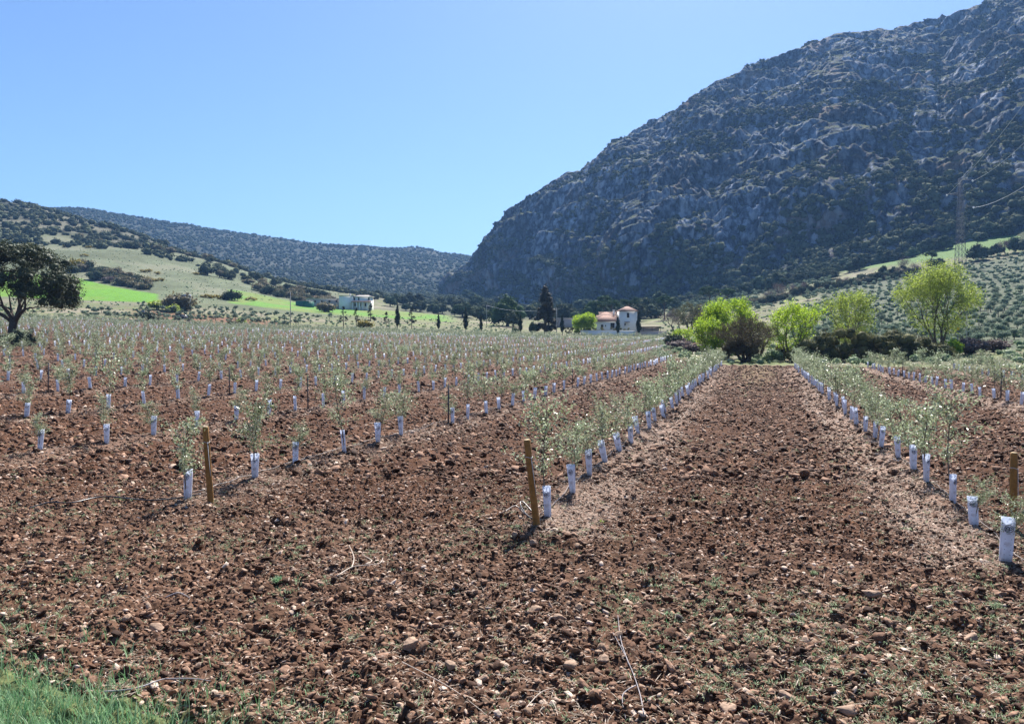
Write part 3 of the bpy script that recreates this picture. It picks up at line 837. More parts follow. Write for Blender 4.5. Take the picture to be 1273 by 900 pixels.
# ------------------------------------------------------------------ trees: individuals
TREES = {}
def tree_proto(name, kind, rng_seed):
    """returns a function placing copies of a tree made once"""
    rng = np.random.default_rng(rng_seed)
    root = empty(name)
    tr = MB(); cm = None
    if kind == 'oak':
        grow(rng, tr, (0, 0, -.3), (0, 0, 1), 1.6, .28, 2, [], .6, .1)
        c, r = dome(rng, 18, 2.9, 2.5, 2.1, .8, 1.4, -.6)
        cr_ = clump_crown(rng, c, r, 1900, .34, .7); cm = M['oak_far']
    elif kind == 'olive':
        grow(rng, tr, (0, 0, -.2), (0, 0, 1), .8, .12, 2, [], .6, .1)
        c, r = dome(rng, 7, 1.15, 1.0, 1.45, .4, .65)
        cr_ = clump_crown(rng, c, r, 420, .24, .5, corescale=.6); cm = M['olive_tree']
    elif kind == 'pine':
        tr.tube([(0, 0, -.5), (.1, 0, 3), (.2, .1, 5.5), (.2, .1, 6.6)], [.28, .2, .14, .06], 7)
        for i in range(6):
            a = i * 1.05; tr.tube([(.15, .05, 4.2 + .2 * i), (1.6 * math.cos(a), 1.6 * math.sin(a), 5.5 + .1 * i)], [.08, .03], 5)
        c = [(2.3 * math.cos(a) * s, 2.3 * math.sin(a) * s, 5.9 + rng.uniform(-.6, .9)) for a, s in zip(rng.uniform(0, 6.28, 11), rng.uniform(.2, 1, 11))]
        cr_ = clump_crown(rng, c, [rng.uniform(.8, 1.2) for _ in c], 1500, .34, .35, squash=.6, corescale=.7); cm = M['pinegreen']
    elif kind == 'cypress':
        tr.tube([(0, 0, -.3), (0, 0, 1.2)], [.12, .1], 6)
        c = []; r = []
        for i in range(16):
            z = .9 + i * .3; rr = .62 * math.sin(min(1, (i + 2.5) / 7) * 1.57) * (1 - (max(0, i - 4) / 12.5) ** 1.2)
            c.append((rng.normal() * .05, rng.normal() * .05, z)); r.append(max(.12, rr))
        cr_ = clump_crown(rng, c, r, 900, .2, .5, squash=1.0, corescale=.85); cm = M['conifer']
    elif kind == 'young_conifer':
        tr.tube([(0, 0, -.3), (.05, 0, 2.2), (0, 0, 5.2)], [.12, .09, .03], 6)
        c = []; r = []
        for i in range(26):
            z = 1.5 + 3.6 * rng.random() ** 1.1; rr = (5.4 - z) * .34
            a = rng.uniform(0, 6.28); c.append((math.cos(a) * rr * .8, math.sin(a) * rr * .8, z)); r.append(rng.uniform(.2, .42))
        cr_ = clump_crown(rng, c, r, 900, .2, .4, squash=.7, corescale=.6); cm = M['conifer']
    elif kind == 'bare':
        tips = []
        grow(rng, tr, (0, 0, -.2), (0, 0, 1), 1.2, .16, 4, tips, .55, .08, .75, (2, 3), 5)
        cen = np.array([tuple(t_[0]) for t_ in tips]); cen = cen[rng.integers(0, len(cen), 700)] + rng.normal(size=(700, 3)) * .35
        cr_ = MB(); V, Q = leaf_quads(cen, .4, .05, rng, up=.3); cr_.add(V, Q); cm = M['pinkbare']
    elif kind == 'round_shrub':
        tr.tube([(0, 0, -.3), (0, 0, .6)], [.12, .1], 5)
        c, r = dome(rng, 9, 1.4, 1.1, .8, .5, .8, -.1)
        cr_ = clump_crown(rng, c, r, 700, .26, .6, corescale=.75); cm = M['scrub']
    elif kind == 'gorse':
        tr.tube([(0, 0, -.2), (0, 0, .4)], [.08, .06], 5)
        c, r = dome(rng, 7, 1.5, .8, .5, .4, .7, -.1)
        cr_ = clump_crown(rng, c, r, 420, .22, .6, corescale=.7); cm = M['gorse']
    tr.build('trunk', M['bark'], root, smooth=True)
    cr_.build('crown', cm, root)
    return root
M['pinegreen'] = leaf_mat('pine_needles', (.02, .045, .02), (.065, .11, .05), .15, .9, spec=.08)
_used = set()
def plant(kind, name, variant, px=None, Y=None, s=1.0, sz=None, rz=None, xyz=None, label='', cat='tree', group=None, crown=None, sink=.05):
    key = (kind, name, variant)
    if key not in TREES: TREES[key] = tree_proto(name, kind, hash_seed(kind) + variant)
    o = TREES[key] if key not in _used else copy_tree(TREES[key])
    _used.add(key)
    p = xyz or P(px, Y)
    o.location = (p[0], p[1], p[2] - sink * s); o.scale = (s, s, sz or s); o.rotation_euler = (0, 0, rnd.uniform(0, 6.28) if rz is None else rz)
    tag(o, label, cat, group)
    if crown:
        for ch in kids(o):
            if ch.name.startswith('crown'):
                ch.data = ch.data.copy(); ch.data.materials[0] = crown
    return o
def hash_seed(s): return sum(ord(c) * 31 ** i for i, c in enumerate(s)) % 9973

# belt of evergreen oaks along the foot of the mountain: the ones that show largest stand alone
def yscreen(px, Y): return HOR + F * (CAM_H - P(px, Y)[2]) / Y
belt = []
for _ in range(5000):
    if len(belt) >= 255: break
    px = rnd.uniform(575, 1300)
    yb_ = float(itp(BAS, px, 1))
    if px < 860: Y = rnd.uniform(350, yb_ + 20)
    else: Y = yb_ + rnd.uniform(-100, 30)
    if px > 1040 and Y < 470: continue
    if 850 < px < 1040 and Y < 470 and rnd.random() < .9: continue
    s = rnd.uniform(1.0, 2.0) * (1.15 if px > 780 else 1.1)
    if any(abs(px - b_[0]) < 4.6 and abs(Y - b_[1]) < 9 for b_ in belt): continue
    belt.append((px, Y, s))
for i, (px, Y, s) in enumerate(belt):
    where = 'left part of the belt, below the cliff' if px < 720 else 'belt behind the white farmhouse' if px < 860 else 'belt under the middle of the rock face' if px < 1040 else 'belt above the green strip at right'
    plant('oak', 'holm_oak', i % 5, px, Y, s, s * rnd.uniform(.8, 1.1), label='dark holm oak in the ' + where, group='holm oaks along the foot of the mountain')
# hedges of dark trees between the terraces on the right
for i, (px, Y, s) in enumerate([(1215, 395, 1.9), (1240, 400, 1.35), (1262, 400, 1.8), (1282, 402, 1.9), (1160, 402, 1.2), (1168, 398, 1.1), (1100, 390, 1.2), (1112, 388, 1.0), (1085, 380, .9), (1072, 384, 1.0), (1122, 385, 1.1), (1044, 375, .8), (1030, 372, .9), (1010, 368, .8), (960, 360, 1.0), (1228, 402, 1.1), (1275, 395, 1.5)]):
    lab = ['tall dark oak standing just right of the lattice pylon', 'lower dark oak beside the bare tree right of the pylon', 'big dark oak near the right edge above the terraces', 'dark oak cut by the right edge above the terraces'][i] if i < 4 else 'dark oak in the hedge line between the olive terraces and the green strip'
    plant('oak', 'holm_oak', i % 5, px, Y, s, label=lab, group='oaks in the terrace hedge line')
for i, (px, Y, s) in enumerate([(1250, 398, 2.0), (1122, 386, 2.2), (1135, 380, 1.5), (965, 372, 2.2), (955, 366, 1.6), (1000, 378, 1.4), (870, 260, 1.7), (856, 255, 1.5), (838, 250, 1.8), (880, 262, 1.4), (1052, 372, 1.3), (985, 378, 1.5), (846, 250, 1.4)]):
    plant('bare', 'bare_tree', i % 3, px, Y, s, label=['bare brownish tree between dark oaks right of the pylon', 'bare reddish tree in the hedge above the airy green tree'][i] if i < 2 else ('leafless greyish tree beside the white farmhouse' if px < 890 else 'leafless reddish tree in the hedge below the mountain'), group='leafless trees' )
for i in range(60):
    px = 925 + i * 3.6 + rnd.uniform(-2, 2); Y = 372 + rnd.uniform(-6, 6) + (px - 925) * .03
    plant('round_shrub', 'shrub', i % 4, px, Y, rnd.uniform(1.2, 2.4), rnd.uniform(1.3, 2.6), label=('dark' if i % 3 else 'brownish') + ' shrub in the hedge that divides the terraces below the green strip', cat='shrub', group=('dark' if i % 3 else 'brownish') + ' shrubs of the terrace hedge', crown=M['scrub'] if i % 3 else M['brownleaf'], sink=.2)
for i in range(46):
    px = rnd.uniform(468, 640); Y = rnd.uniform(430, 600)
    plant('oak', 'holm_oak', i % 5, px, Y, rnd.uniform(.9, 1.7), label='dark holm oak on the valley floor between the white building and the cliff', group='holm oaks of the valley floor')
# terrace olives and the groves on the left
ol = []
for r_ in range(60):
    Y0 = 118 * 1.033 ** r_ * (1 if r_ < 20 else 1)
    if Y0 > 385: break
    for c_ in range(74):
        x = 44 + c_ * 3.7 + rnd.uniform(-.5, .5) + (Y0 - 118) * .12; Y = Y0 + x * .03 + rnd.uniform(-.5, .5)
        px = CX + F * x / Y
        if px < 985 + (Y - 118) * .02 or px > 1330: continue
        if px < 1020 and Y > 300: continue
        if rnd.random() < .06: continue
        ol.append((px, Y, rnd.uniform(.75, 1.15) * (.95 if Y < 200 else 1.15), 'on the terraced slope behind the airy green tree'))
for _ in range(420):
    px = rnd.uniform(830, 1040); Y = rnd.uniform(330, 500)
    ol.append((px, Y, rnd.uniform(.8, 1.5), 'on the pale slope under the dark oak belt'))
grv = []
for r_ in range(7):
    for c_ in range(34):
        px = 100 + c_ * 8.8 + rnd.uniform(-2, 2) + r_ * 3; Y = 212 + r_ * 10 + rnd.uniform(-2, 2)
        if px > 360 + r_ * 10 or (px < 170 and r_ > 3) or rnd.random() < .2: continue
        grv.append((px, Y, rnd.uniform(.5, .95), 'in the brown grove below the left meadow'))
ol.sort(key=lambda a: a[1] / a[2]); rnd.shuffle(grv)
ind = grv[:70] + ol[:225]; rest = grv[70:] + ol[225:]
for i, (px, Y, s, wh) in enumerate(ind):
    plant('olive', 'olive_tree', i % 4, px, Y, s, s * rnd.uniform(.8, 1.1), label='grey green olive tree ' + wh, group='olive trees ' + wh)
mbs = [clump_crown(rg, *dome(rg, 5, 1.1, 1.0, 1.3, .4, .6), 70, .5, .6, corescale=.8) for _ in range(3)]
scatter_stuff('olive_grove', mbs, [P(a[0], a[1]) for a in rest], [a[2] for a in rest], M['olive_tree'], 'rows of grey green olive trees high on the terraced slope', 'olive grove', 0.02)

# single trees that stand out
plant('oak', 'round_tree', 0, 630, 300, 2.6, 2.6, label='broad dark rounded tree left of the tall dark conifer', crown=M['pinegreen'])
plant('oak', 'round_tree', 1, 638, 285, 1.2, 1.3, label='small greyish round tree at the foot of the broad dark tree')
for px, Y, s, lb in [(742, 330, 1.35, 'green pine with flat crown behind the willow'), (760, 335, 1.45, 'green pine with flat crown behind the farmhouse roof'), (782, 340, 1.5, 'grey green pine right above the farmhouse tower'), (826, 345, 1.45, 'lone pine with bare trunk right of the farmhouse'), (883, 360, 1.7, 'pine with wide crown above the yellow green trees'), (905, 350, 1.5, 'pine behind the bright green trees, right of its twin'), (1158, 396, 1.3, 'dark pine left of the lattice pylon'), (752, 350, 1.7, 'tall grey green pine behind its flat crowned neighbours')]:
    plant('pine', 'pine_tree', int(px) % 3, px, Y, s, label=lb, group='pine trees')
plant('oak', 'round_tree', 2, 734, 330, 1.9, 2.2, label='tall dark round tree behind the willow', crown=M['pinegreen'])
for px, Y, s, lb in [(494, 232, 1.41, 'slim dark cypress below the green field'), (545, 232, 0.97, 'short pointed cypress, leftmost of the three spaced apart'), (579, 232, 1.35, 'tall pointed cypress between two shorter ones'), (598, 232, 0.94, 'short pointed cypress just right of the taller one'), (647, 225, 1.10, 'small cypress left of the tall dark conifer'), (768, 229, 1.12, 'cypress in front of the farmhouse roof'), (794, 229, 1.32, 'taller cypress at the right corner of the farmhouse'), (699, 226, 1.15, 'narrow cypress between the dark conifer and the willow')]:
    plant('cypress', 'cypress', int(px) % 2, px, Y, s, s * 1.0, label=lb, group='cypresses along the field edge')
for px, Y, s, lb in [(427, 230, 1.13, 'thin young conifer below the white building'), (443, 230, 1.10, 'sparse leaning young conifer with bare foot'), (461, 230, 1.35, 'tall sparse young conifer right of the yellowing shrub'), (480, 232, 0.91, 'squat young conifer left of the slim cypress'), (512, 232, 1.27, 'bushy young conifer right of the slim cypress'), (857, 230, 0, '')]:
    if s: plant('young_conifer', 'young_conifer', int(px) % 3, px, Y, s, label=lb, group='young conifers along the field edge')
plant('round_shrub', 'shrub', 0, 640, 225, .9, 1.1, label='green rounded shrub next to the small cypress', cat='shrub', crown=M['pinegreen'])
plant('round_shrub', 'shrub', 1, 662, 226, 1.1, 1.9, label='dark shrub touching the left side of the tall conifer', cat='shrub')
for px, Y, s, lb, mt in [(452, 226, 2.0, 'yellowing bare shrub between the young conifers', 'gorse'), (404, 330, 3.4, 'grey brown shrub below the long barn', 'brownleaf'), (185, 205, 2.0, 'dark green shrub on the stony bank left of the black vehicle', 'oak'), (196, 206, 1.4, 'brownish low shrub right of the dark green one on the bank', 'brownleaf'), (288, 208, 1.2, 'dry brown shrub on the stone heap', 'brownleaf'),
        (92, 400, 4.4, 'yellow green shrub at the upper corner of the bright crop', 'gorse'), (222, 262, 4.6, 'tall olive brown tree behind the billboard', 'brownleaf'), (195, 262, 2.6, 'bright green low shrub at the tip of the crop', 'spring'), (216, 255, 2.0, 'small bright green shrub left of the billboard', 'spring'), (288, 330, 3.4, 'dark round oak alone on the pale meadow', 'oak_far'), (258, 450, 4.5, 'big dark shrub at the top of the pale meadow', 'oak_far'), (138, 380, 2.6, 'dark shrub alone on the upper meadow', 'oak_far'), (155, 362, 2.6, 'grey brown shrub above the crop tip', 'brownleaf'), (136, 368, 2.6, 'pinkish bare shrub above the middle of the crop', 'pinkbare'), (176, 352, 2.4, 'dull brown shrub right above the crop tip', 'brownleaf'), (300, 215, 1.2, 'bright yellow green bush below the pale meadow', 'spring')]:
    plant('round_shrub', 'shrub', int(px) % 4, px, Y, s, s * .8, label=lb, cat='shrub', crown=M[mt], sink=.2)
for i in range(110):
    if i < 26: px, Y, wh = rnd.uniform(86, 190), rnd.uniform(300, 345), 'thicket above the bright crop'
    elif i < 60: px, Y, wh = rnd.uniform(320, 410), rnd.uniform(395, 440), 'dark thicket uphill of the green tank'
    elif i < 84: px, Y, wh = rnd.uniform(255, 420), 470 + rnd.uniform(-20, 30), 'hedge along the meadow crest'
    else: px, Y, wh = rnd.uniform(100, 300), 545 + rnd.uniform(-10, 20), 'line of dark bushes above the meadow'
    if i < 26:
        # thicket hugs the upper border of the crop
        Y = 382 - (px - 90) * .36 + rnd.uniform(0, 34)
    plant('round_shrub', 'shrub', i % 4, px, Y, rnd.uniform(2.0, 3.6), rnd.uniform(1.6, 3.0), label='dark rounded shrub in the ' + wh, cat='shrub', group='shrubs of the ' + wh, crown=None, sink=.2)
for i, (px, Y) in enumerate([(105, 455), (178, 420), (186, 425), (196, 418), (176, 395), (184, 392), (192, 390), (200, 394), (262, 330), (270, 334), (256, 332), (276, 330), (244, 440), (252, 445), (80, 500), (110, 500), (312, 345)]):
    plant('gorse', 'gorse_bush', i % 2, px, Y, rnd.uniform(1.3, 2.0), 1.3, label='yellow flowering gorse bush on the pale left meadow', cat='bush', group='gorse on the meadow')
for i, (px, Y, s, lb, mt) in enumerate([(712, 226, .0, '', 'oak')]): pass

# big dark conifer by the farmhouse
rng = np.random.default_rng(5)
x, Y, z = P(678, 228)
t_ = tag(empty('conifer_tree', (x, Y, z)), 'tall dark brown green conifer, highest tree near the farmhouse', 'tree')
tr = MB().tube([(0, 0, -.5), (0, 0, 5), (0, 0, 14)], [.5, .35, .08], 8)
tr.tube([(1.2, 0, -.5), (.9, 0, 4)], [.3, .2], 7)
tr.build('trunk', M['bark'], t_, True)
c = []; r = []
for i in range(95):
    z_ = 1.6 + 12.6 * rng.random() ** 1.15; rr = (15.3 - z_) * .29
    a = rng.uniform(0, 6.28); k_ = rng.uniform(.3, .95); c.append((math.cos(a) * rr * k_, math.sin(a) * rr * k_, z_)); r.append(rng.uniform(.55, 1.05) * min(1, (16 - z_) / 5))
clump_crown(rng, c, r, 9000, .34, .35, squash=1.1, corescale=.8).build('crown', M['conifer_brown'] if 'conifer_brown' in M else leaf_mat('brown_conifer_leaf', (.016, .018, .010), (.06, .05, .028), .1, .6), t_)

# willow
rng = np.random.default_rng(9)
x, Y, z = P(727, 232)
t_ = tag(empty('willow_tree', (x, Y, z)), 'bright yellow green willow with hanging foliage left of the farmhouse', 'tree')
tr = MB(); tips = []
grow(rng, tr, (0, 0, -.3), (0, 0, 1), 2.2, .35, 3, tips, .7, .1)
tr.build('trunk', M['bark'], t_, True)
c, r = dome(rng, 26, 4.6, 3.4, 3.6, .9, 1.5, -.1)
cen, rad = np.array(c), np.array(r)
mb = clump_crown(rng, c, r, 4500, .32, .5, corescale=.55)
strands = rng.uniform(-1, 1, (2600, 3)); strands = cen[rng.integers(0, len(cen), 2600)] + strands * 1.0; strands[:, 2] -= rng.uniform(0, 2.6, 2600); strands[:, 2] = np.maximum(strands[:, 2], .5)
V, Q = leaf_quads(strands, .7, .14, rng, up=3.0); mb.add(V, Q)
mb.build('crown', M['bright'], t_)

M['tangle'] = leaf_mat('tangled_twigs', (.045, .035, .02), (.13, .11, .06), .2, .8, spec=.1)
# the spring-green trees at the end of the lane
def leafy_tree(px, Y, name, label, H, W, seed, mtl, nleaf, leaf, lean=(0, 0, 1), forks=3, depth=4, core=0, trunk_r=.16, spread=.5, bark='bark', lk=.35):
    rng = np.random.default_rng(seed)
    x, Y, z = P(px, Y)
    t_ = tag(empty(name, (x, Y, z)), label, 'tree')
    tr = MB(); tips = []
    for k_ in range(forks):
        a = k_ * 6.28 / forks + .4
        grow(rng, tr, (.15 * math.cos(a), .15 * math.sin(a), -.2), (lean[0] + lk * math.cos(a), lean[1] + lk * math.sin(a), lean[2]), H * .28, trunk_r * H / 8, depth, tips, spread, .14, .74, (2, 3), 6)
    V = np.concatenate(tr.V); top = V[:, 2].max()
    k1 = H / top; c0 = V[:, :2].mean(0); hw = np.percentile(np.abs(V[:, 0] - c0[0]), 97); k2 = (W / 2) / hw
    K = np.array([k2, k2, k1])
    tr.V = [v_ * K for v_ in tr.V]
    cen = np.array([tuple(p_[0]) for p_ in tips]) * K
    # fine twigs fill the rounded crown
    V = np.concatenate(tr.V); hi = V[V[:, 2] > H * .22]
    ext = []
    zc_, rz_, rx_ = H * .60, H * .41, W * .52
    for _ in range(150 if nleaf < 12000 else 230):
        d_ = rng.normal(size=3); d_ /= np.linalg.norm(d_)
        tgt = np.array([0, 0, zc_]) + d_ * np.array([rx_, rx_, rz_]) * rng.uniform(.55, 1.0) ** .5 * (1 + .12 * rng.normal())
        dd = np.linalg.norm((hi - tgt) * np.array([1, 1, 1.3]) + np.array([0, 0, .0]), axis=1) + 3.0 * np.maximum(0, hi[:, 2] - tgt[2] + .2)
        p0 = hi[dd.argmin()]; mid = (p0 + tgt) / 2 + rng.normal(size=3) * .12 + np.array([0, 0, .12])
        L = np.linalg.norm(tgt - p0)
        if L > W * .6: continue
        tr.tube([tuple(p0), tuple(mid), tuple(tgt)], [.018, .012, .006], 4, cap=False)
        for f_ in np.linspace(.35, 1.05, 7): ext.append((p0 * (1 - f_) ** 2 + 2 * mid * f_ * (1 - f_) + tgt * f_ ** 2))
    if ext:
        ext = np.array(ext); reps = max(1, int(len(cen) * 1.3 / len(ext))); cen = np.concatenate([cen] + [ext] * reps)
    tr.build('trunk', M[bark], t_, True)
    kk = rng.integers(0, len(cen), nleaf)
    off = rng.normal(size=(nleaf, 3)) * H * .030
    V, Q = leaf_quads(cen[kk] + off, leaf, leaf * .55, rng)
    mb = MB().add(V, Q)
    if core:
        for i in rng.integers(0, len(cen), core):
            c = cen[i]; mb.add(c + ICO1[0] * (1 + .3 * rng.normal(size=(12, 1)).clip(-1, 1)) * H * .05, tris=ICO1[1])
    mb.build('crown', mtl, t_)
    return t_
leafy_tree(1168, 100, 'poplar_tree', 'largest airy tree with fresh yellow green leaves, right of the bramble hedge', 11.2, 8.4, 21, M['spring'], 24000, .17, depth=5, forks=4, lk=.28)
leafy_tree(1060, 98, 'poplar_tree', 'middle rounded airy tree with thin green leaves over the bramble hedge', 8.2, 4.8, 22, M['spring'], 10000, .17, forks=3, depth=4, lk=.3, bark='bark_grey')
leafy_tree(986, 94, 'poplar_tree', 'bushy bright green tree at the left end of the bramble hedge', 6.8, 5.0, 23, M['bright'], 9000, .18, forks=4, depth=4)
leafy_tree(904, 104, 'poplar_tree', 'tallest bright green tree beside the end of the lane', 7.8, 6.4, 24, M['bright'], 18000, .2, forks=4, depth=4, core=0)
leafy_tree(884, 100, 'poplar_tree', 'lower bright green tree left of the tallest one', 5.0, 4.2, 25, M['bright'], 10000, .17, forks=4, depth=3)
leafy_tree(944, 108, 'poplar_tree', 'small yellowing green tree right behind the brown shrub', 5.0, 4.5, 26, M['spring'], 3500, .15, forks=3, depth=3)
tsh = leafy_tree(927, 90, 'tangled_shrub', 'dark brown tangled shrub in front of the bright green trees', 5.0, 6.4, 27, M['tangle'], 12000, .13, forks=7, depth=4, spread=.6)
rng = np.random.default_rng(77); c, r = dome(rng, 22, 2.9, 2.1, 1.4, .6, 1.0, -.3)
clump_crown(rng, c, r, 9000, .16, .4, corescale=.6).build('undergrowth', M['tangle'], tsh)
leafy_tree(858, 235, 'poplar_tree', 'distant dull green tree right of the farmhouse', 9.0, 9, 28, M['bramble'], 5000, .3, forks=3, depth=3)
leafy_tree(872, 232, 'poplar_tree', 'distant small tree with yellow leaves right of the farmhouse', 6.0, 4.5, 29, M['gorse'], 3000, .26, forks=3, depth=3)
leafy_tree(848, 150, 'poplar_tree', 'low bright green bush tree above the dark shrub left of the lane end', 3.4, 4, 30, M['bright'], 4000, .2, forks=4, depth=3)
for px, Y, s, sz, lb, mt in [(838, 140, 1.5, 1.6, 'dark round shrub where the left field narrows', 'oak_far'), (848, 128, 1.7, 1.3, 'purplish brown low shrub beside the dark round one', 'pinkbare'), (866, 118, 1.7, 1.1, 'pinkish dry shrub before the bright green trees', 'pinkbare'), (1210, 96, 1.6, 1.3, 'grey bare shrub right of the largest airy tree', 'pinkbare'), (962, 92, .9, .9, 'low grey green shrub between tangled shrub and bramble hedge', 'weed'), (1187, 92, .8, 1.3, 'small bright green shoot at the foot of the largest airy tree', 'bright'), (1235, 100, 1.6, 1.1, 'greyish twiggy shrub near the right edge', 'pinkbare'), (975, 96, 1.0, 1.2, 'dull green low shrub at the left foot of the bramble hedge', 'bramble'), (1140, 92, 1.3, 1.6, 'brown tangled shrub under the largest airy tree', 'brownleaf')]:
    plant('round_shrub', 'shrub', int(px) % 4, px, Y, s, sz, label=lb, cat='shrub', crown=M[mt], sink=.2)
# bramble hedge
rng = np.random.default_rng(31)
x, Y, z = P(1080, 90)
t_ = tag(empty('bramble_hedge', (x, Y, z)), 'dark low bramble hedge at the end of the right hand rows', 'hedge')
c = []; r = []
for i in range(170):
    u = rng.uniform(-8.4, 8.6); h = (4.4 if u < -1 else 3.2 if u < 3 else 3.6) * (1 - (abs(u) / 10) ** 3)
    c.append((u, rng.uniform(-1.2, 1.2) + .0 * u, rng.uniform(.0, 1) * max(.3, h - .6))); r.append(rng.uniform(.55, 1.0))
c = [(a, b_, d + float(zt(x + a, Y + b_)) - z) for a, b_, d in c]
clump_crown(rng, c, r, 26000, .16, .6, corescale=.75).build('foliage', M['bramble'], t_)
tr = MB()
for i in range(40):
    u = rng.uniform(-8, 8); a = rng.uniform(0, 3); zz = float(zt(x + u, Y)) - z
    tr.tube([(u, -.5, zz - .1), (u + .5 * math.cos(a), -.7, zz + 1.0), (u + 1.3 * math.cos(a), -1.3, zz + 1.5), (u + 1.9 * math.cos(a), -1.7, zz + .9)], [.02, .016, .012, .006], 4)
tr.build('stems', M['bark_grey'], t_)

# big oak at the left edge
rng = np.random.default_rng(40)
x, Y, z = P(14, 86)
t_ = tag(empty('oak_tree', (x, Y, z)), 'large dark spreading oak with forked trunk at the left edge', 'tree')
tr = MB()
tr.tube([(0, 0, -.5), (.03, 0, .4), (.1, 0, 1.5), (.25, .05, 2.4)], [.62, .46, .40, .40], 10)
tips = []
for dx, dy, L, rr in ((-1.0, .2, 1.7, .24), (-.35, -.5, 1.7, .24), (.25, .5, 1.8, .26), (1.0, -.1, 1.9, .24), (.55, -.7, 1.5, .2), (-.8, .9, 1.6, .2)):
    grow(rng, tr, (.25 + dx * .1, .05, 2.2), (dx, dy, 1.0), L * 1.15, rr, 4, tips, .5, .06, .76, (2, 2), 7)
tr.build('trunk', M['bark'], t_, True)
c = []; r = []
for i in range(150):
    a = rng.uniform(0, 6.28); el = rng.uniform(-.25, 1.35); k_ = rng.uniform(.55, 1) ** .6
    c.append((.7 + 5.9 * math.cos(a) * math.cos(el) * k_, 5.2 * math.sin(a) * math.cos(el) * k_, 6.0 + 4.6 * math.sin(el) * k_)); r.append(rng.uniform(.6, 1.15))
for i in range(16):
    c.append((rng.uniform(4.2, 6.6), rng.uniform(-2.5, 2.5), rng.uniform(3.9, 5.4))); r.append(rng.uniform(.5, .85))
clump_crown(rng, c, r, 42000, .17, .6, squash=.8, corescale=.55).build('crown', M['oak'], t_)
for i, (px, s) in enumerate([(4, .9), (22, 1.1), (34, .8)]):
    plant('round_shrub', 'shrub', i, px, 82, s, s * .7, label=['low grey shrub left of the oak trunk', 'low dark shrub at the foot of the oak', 'low green shrub right of the oak trunk'][i], cat='shrub', crown=M['scrub'])

# ------------------------------------------------------------------ buildings
def gable_roof(mb, x0, x1, y0, y1, z0, z1, ov=.3, hip=0, th=.12, axis='x'):
    x0 -= ov; x1 += ov; y0 -= ov; y1 += ov
    if axis == 'x':
        ym = (y0 + y1) / 2; rA = (x0 + hip, ym, z1); rB = (x1 - hip, ym, z1)
    V = [(x0, y0, z0), (x1, y0, z0), (x1, y1, z0), (x0, y1, z0), rA, rB]
    Vb = [(a, b_, c_ - th) for a, b_, c_ in V]
    mb.add(V + Vb, [(0, 1, 5, 4), (2, 3, 4, 5), (0, 6, 7, 1), (1, 7, 8, 2), (2, 8, 9, 3), (3, 9, 6, 0), (6, 9, 8, 7)], [(1, 2, 5), (3, 0, 4)])
def tiles(mb, x0, x1, y0, z0, y1, z1, step=.3):
    """raised tile courses running up the slope"""
    x = x0
    while x < x1:
        mb.tube([(x, y0, z0 + .04), (x, y1, z1 + .04)], .07, 5); x += step
def window(parent, x0, x1, z0, z1, y, name='window', pane=True, out=-1, fr='white_wall'):
    mb = MB(); t = .08
    mb.box(x0 - t, x1 + t, y + out * .06, y, z1, z1 + .12).box(x0 - t, x1 + t, y + out * .1, y, z0 - .1, z0)
    mb.box(x0 - t, x0, y + out * .06, y, z0, z1).box(x1, x1 + t, y + out * .06, y, z0, z1)
    w = mb.build(name, M[fr], parent)
    MB().box(x0, x1, y + out * .02, y + .0, z0, z1).build('pane' if pane else 'door_leaf', M['dark'] if pane else M['wood_door'], w)
    return w

# farmhouse
Yh = 238.0; u = Yh / F
x, Y, z = P(772, Yh)
z = CAM_H + (HOR - 411.5) * u
h = tag(empty('farmhouse', (x, Y, z)), 'white farmhouse with reddish tile roofs and a square upper block', 'house')
def X(px): return (px - 772) * u
def Zp(y): return (411.5 - y) * u
w = MB(); w.box(X(740), X(770.5), 0, 8, -2.5, Zp(399.5)); w.build('wall', M['white_wall'], h)
w = MB(); w.box(X(770.6), X(792), -.4, 6.5, -2.5, Zp(386.5)); w.build('tower_wall', M['white_wall'], h)
w = MB(); w.box(X(744), X(770.4), 4.0, 11, Zp(400), Zp(395)); w.build('upper_wall', M['white_wall'], h)
rf = MB(); gable_roof(rf, X(740), X(770.3), 0, 8, Zp(399.3), Zp(391.5), .35, 3.2); 
for k_ in range(22):
    xx = X(743) + k_ * .3
    rf.tube([(xx, .0 - .3, Zp(399.3) + .05), (xx + .05, 3.9, Zp(391.7))], .08, 5)
rf.build('roof', M['tile'], h)
rf = MB(); gable_roof(rf, X(744), X(770.3), 4.4, 12, Zp(394.6), Zp(386.8), .35, 3.0)
for k_ in range(18):
    xx = X(748) + k_ * .3
    rf.tube([(xx, 4.2, Zp(394.6) + .05), (xx + .05, 8.1, Zp(387.0))], .08, 5)
rf.build('roof', M['tile'], h)
rf = MB(); gable_roof(rf, X(770.6), X(792), -.4, 6.5, Zp(386.5), Zp(380.5), .35, 2.5)
rf.build('tower_roof', M['tile'], h)
window(h, X(779), X(782), Zp(395), Zp(389), -.4)
window(h, X(747), X(750), Zp(407), Zp(403.6), 0); window(h, X(752.3), X(753.4), Zp(406), Zp(404), 0)
window(h, X(776), X(777.6), Zp(405), Zp(402), -.4); window(h, X(759), X(764), Zp(408), Zp(401.5), 0, 'porch_opening')
MB().box(X(776), X(782), -2.0, -.41, Zp(401), Zp(400.3)).build('porch_canopy', M['tile'], h)
cb = MB().box(X(765), X(767), 5, 5.7, Zp(392), Zp(385)).box(X(764.6), X(767.4), 4.85, 5.85, Zp(385), Zp(384.4)); cb.build('chimney', M['white_wall'], h)
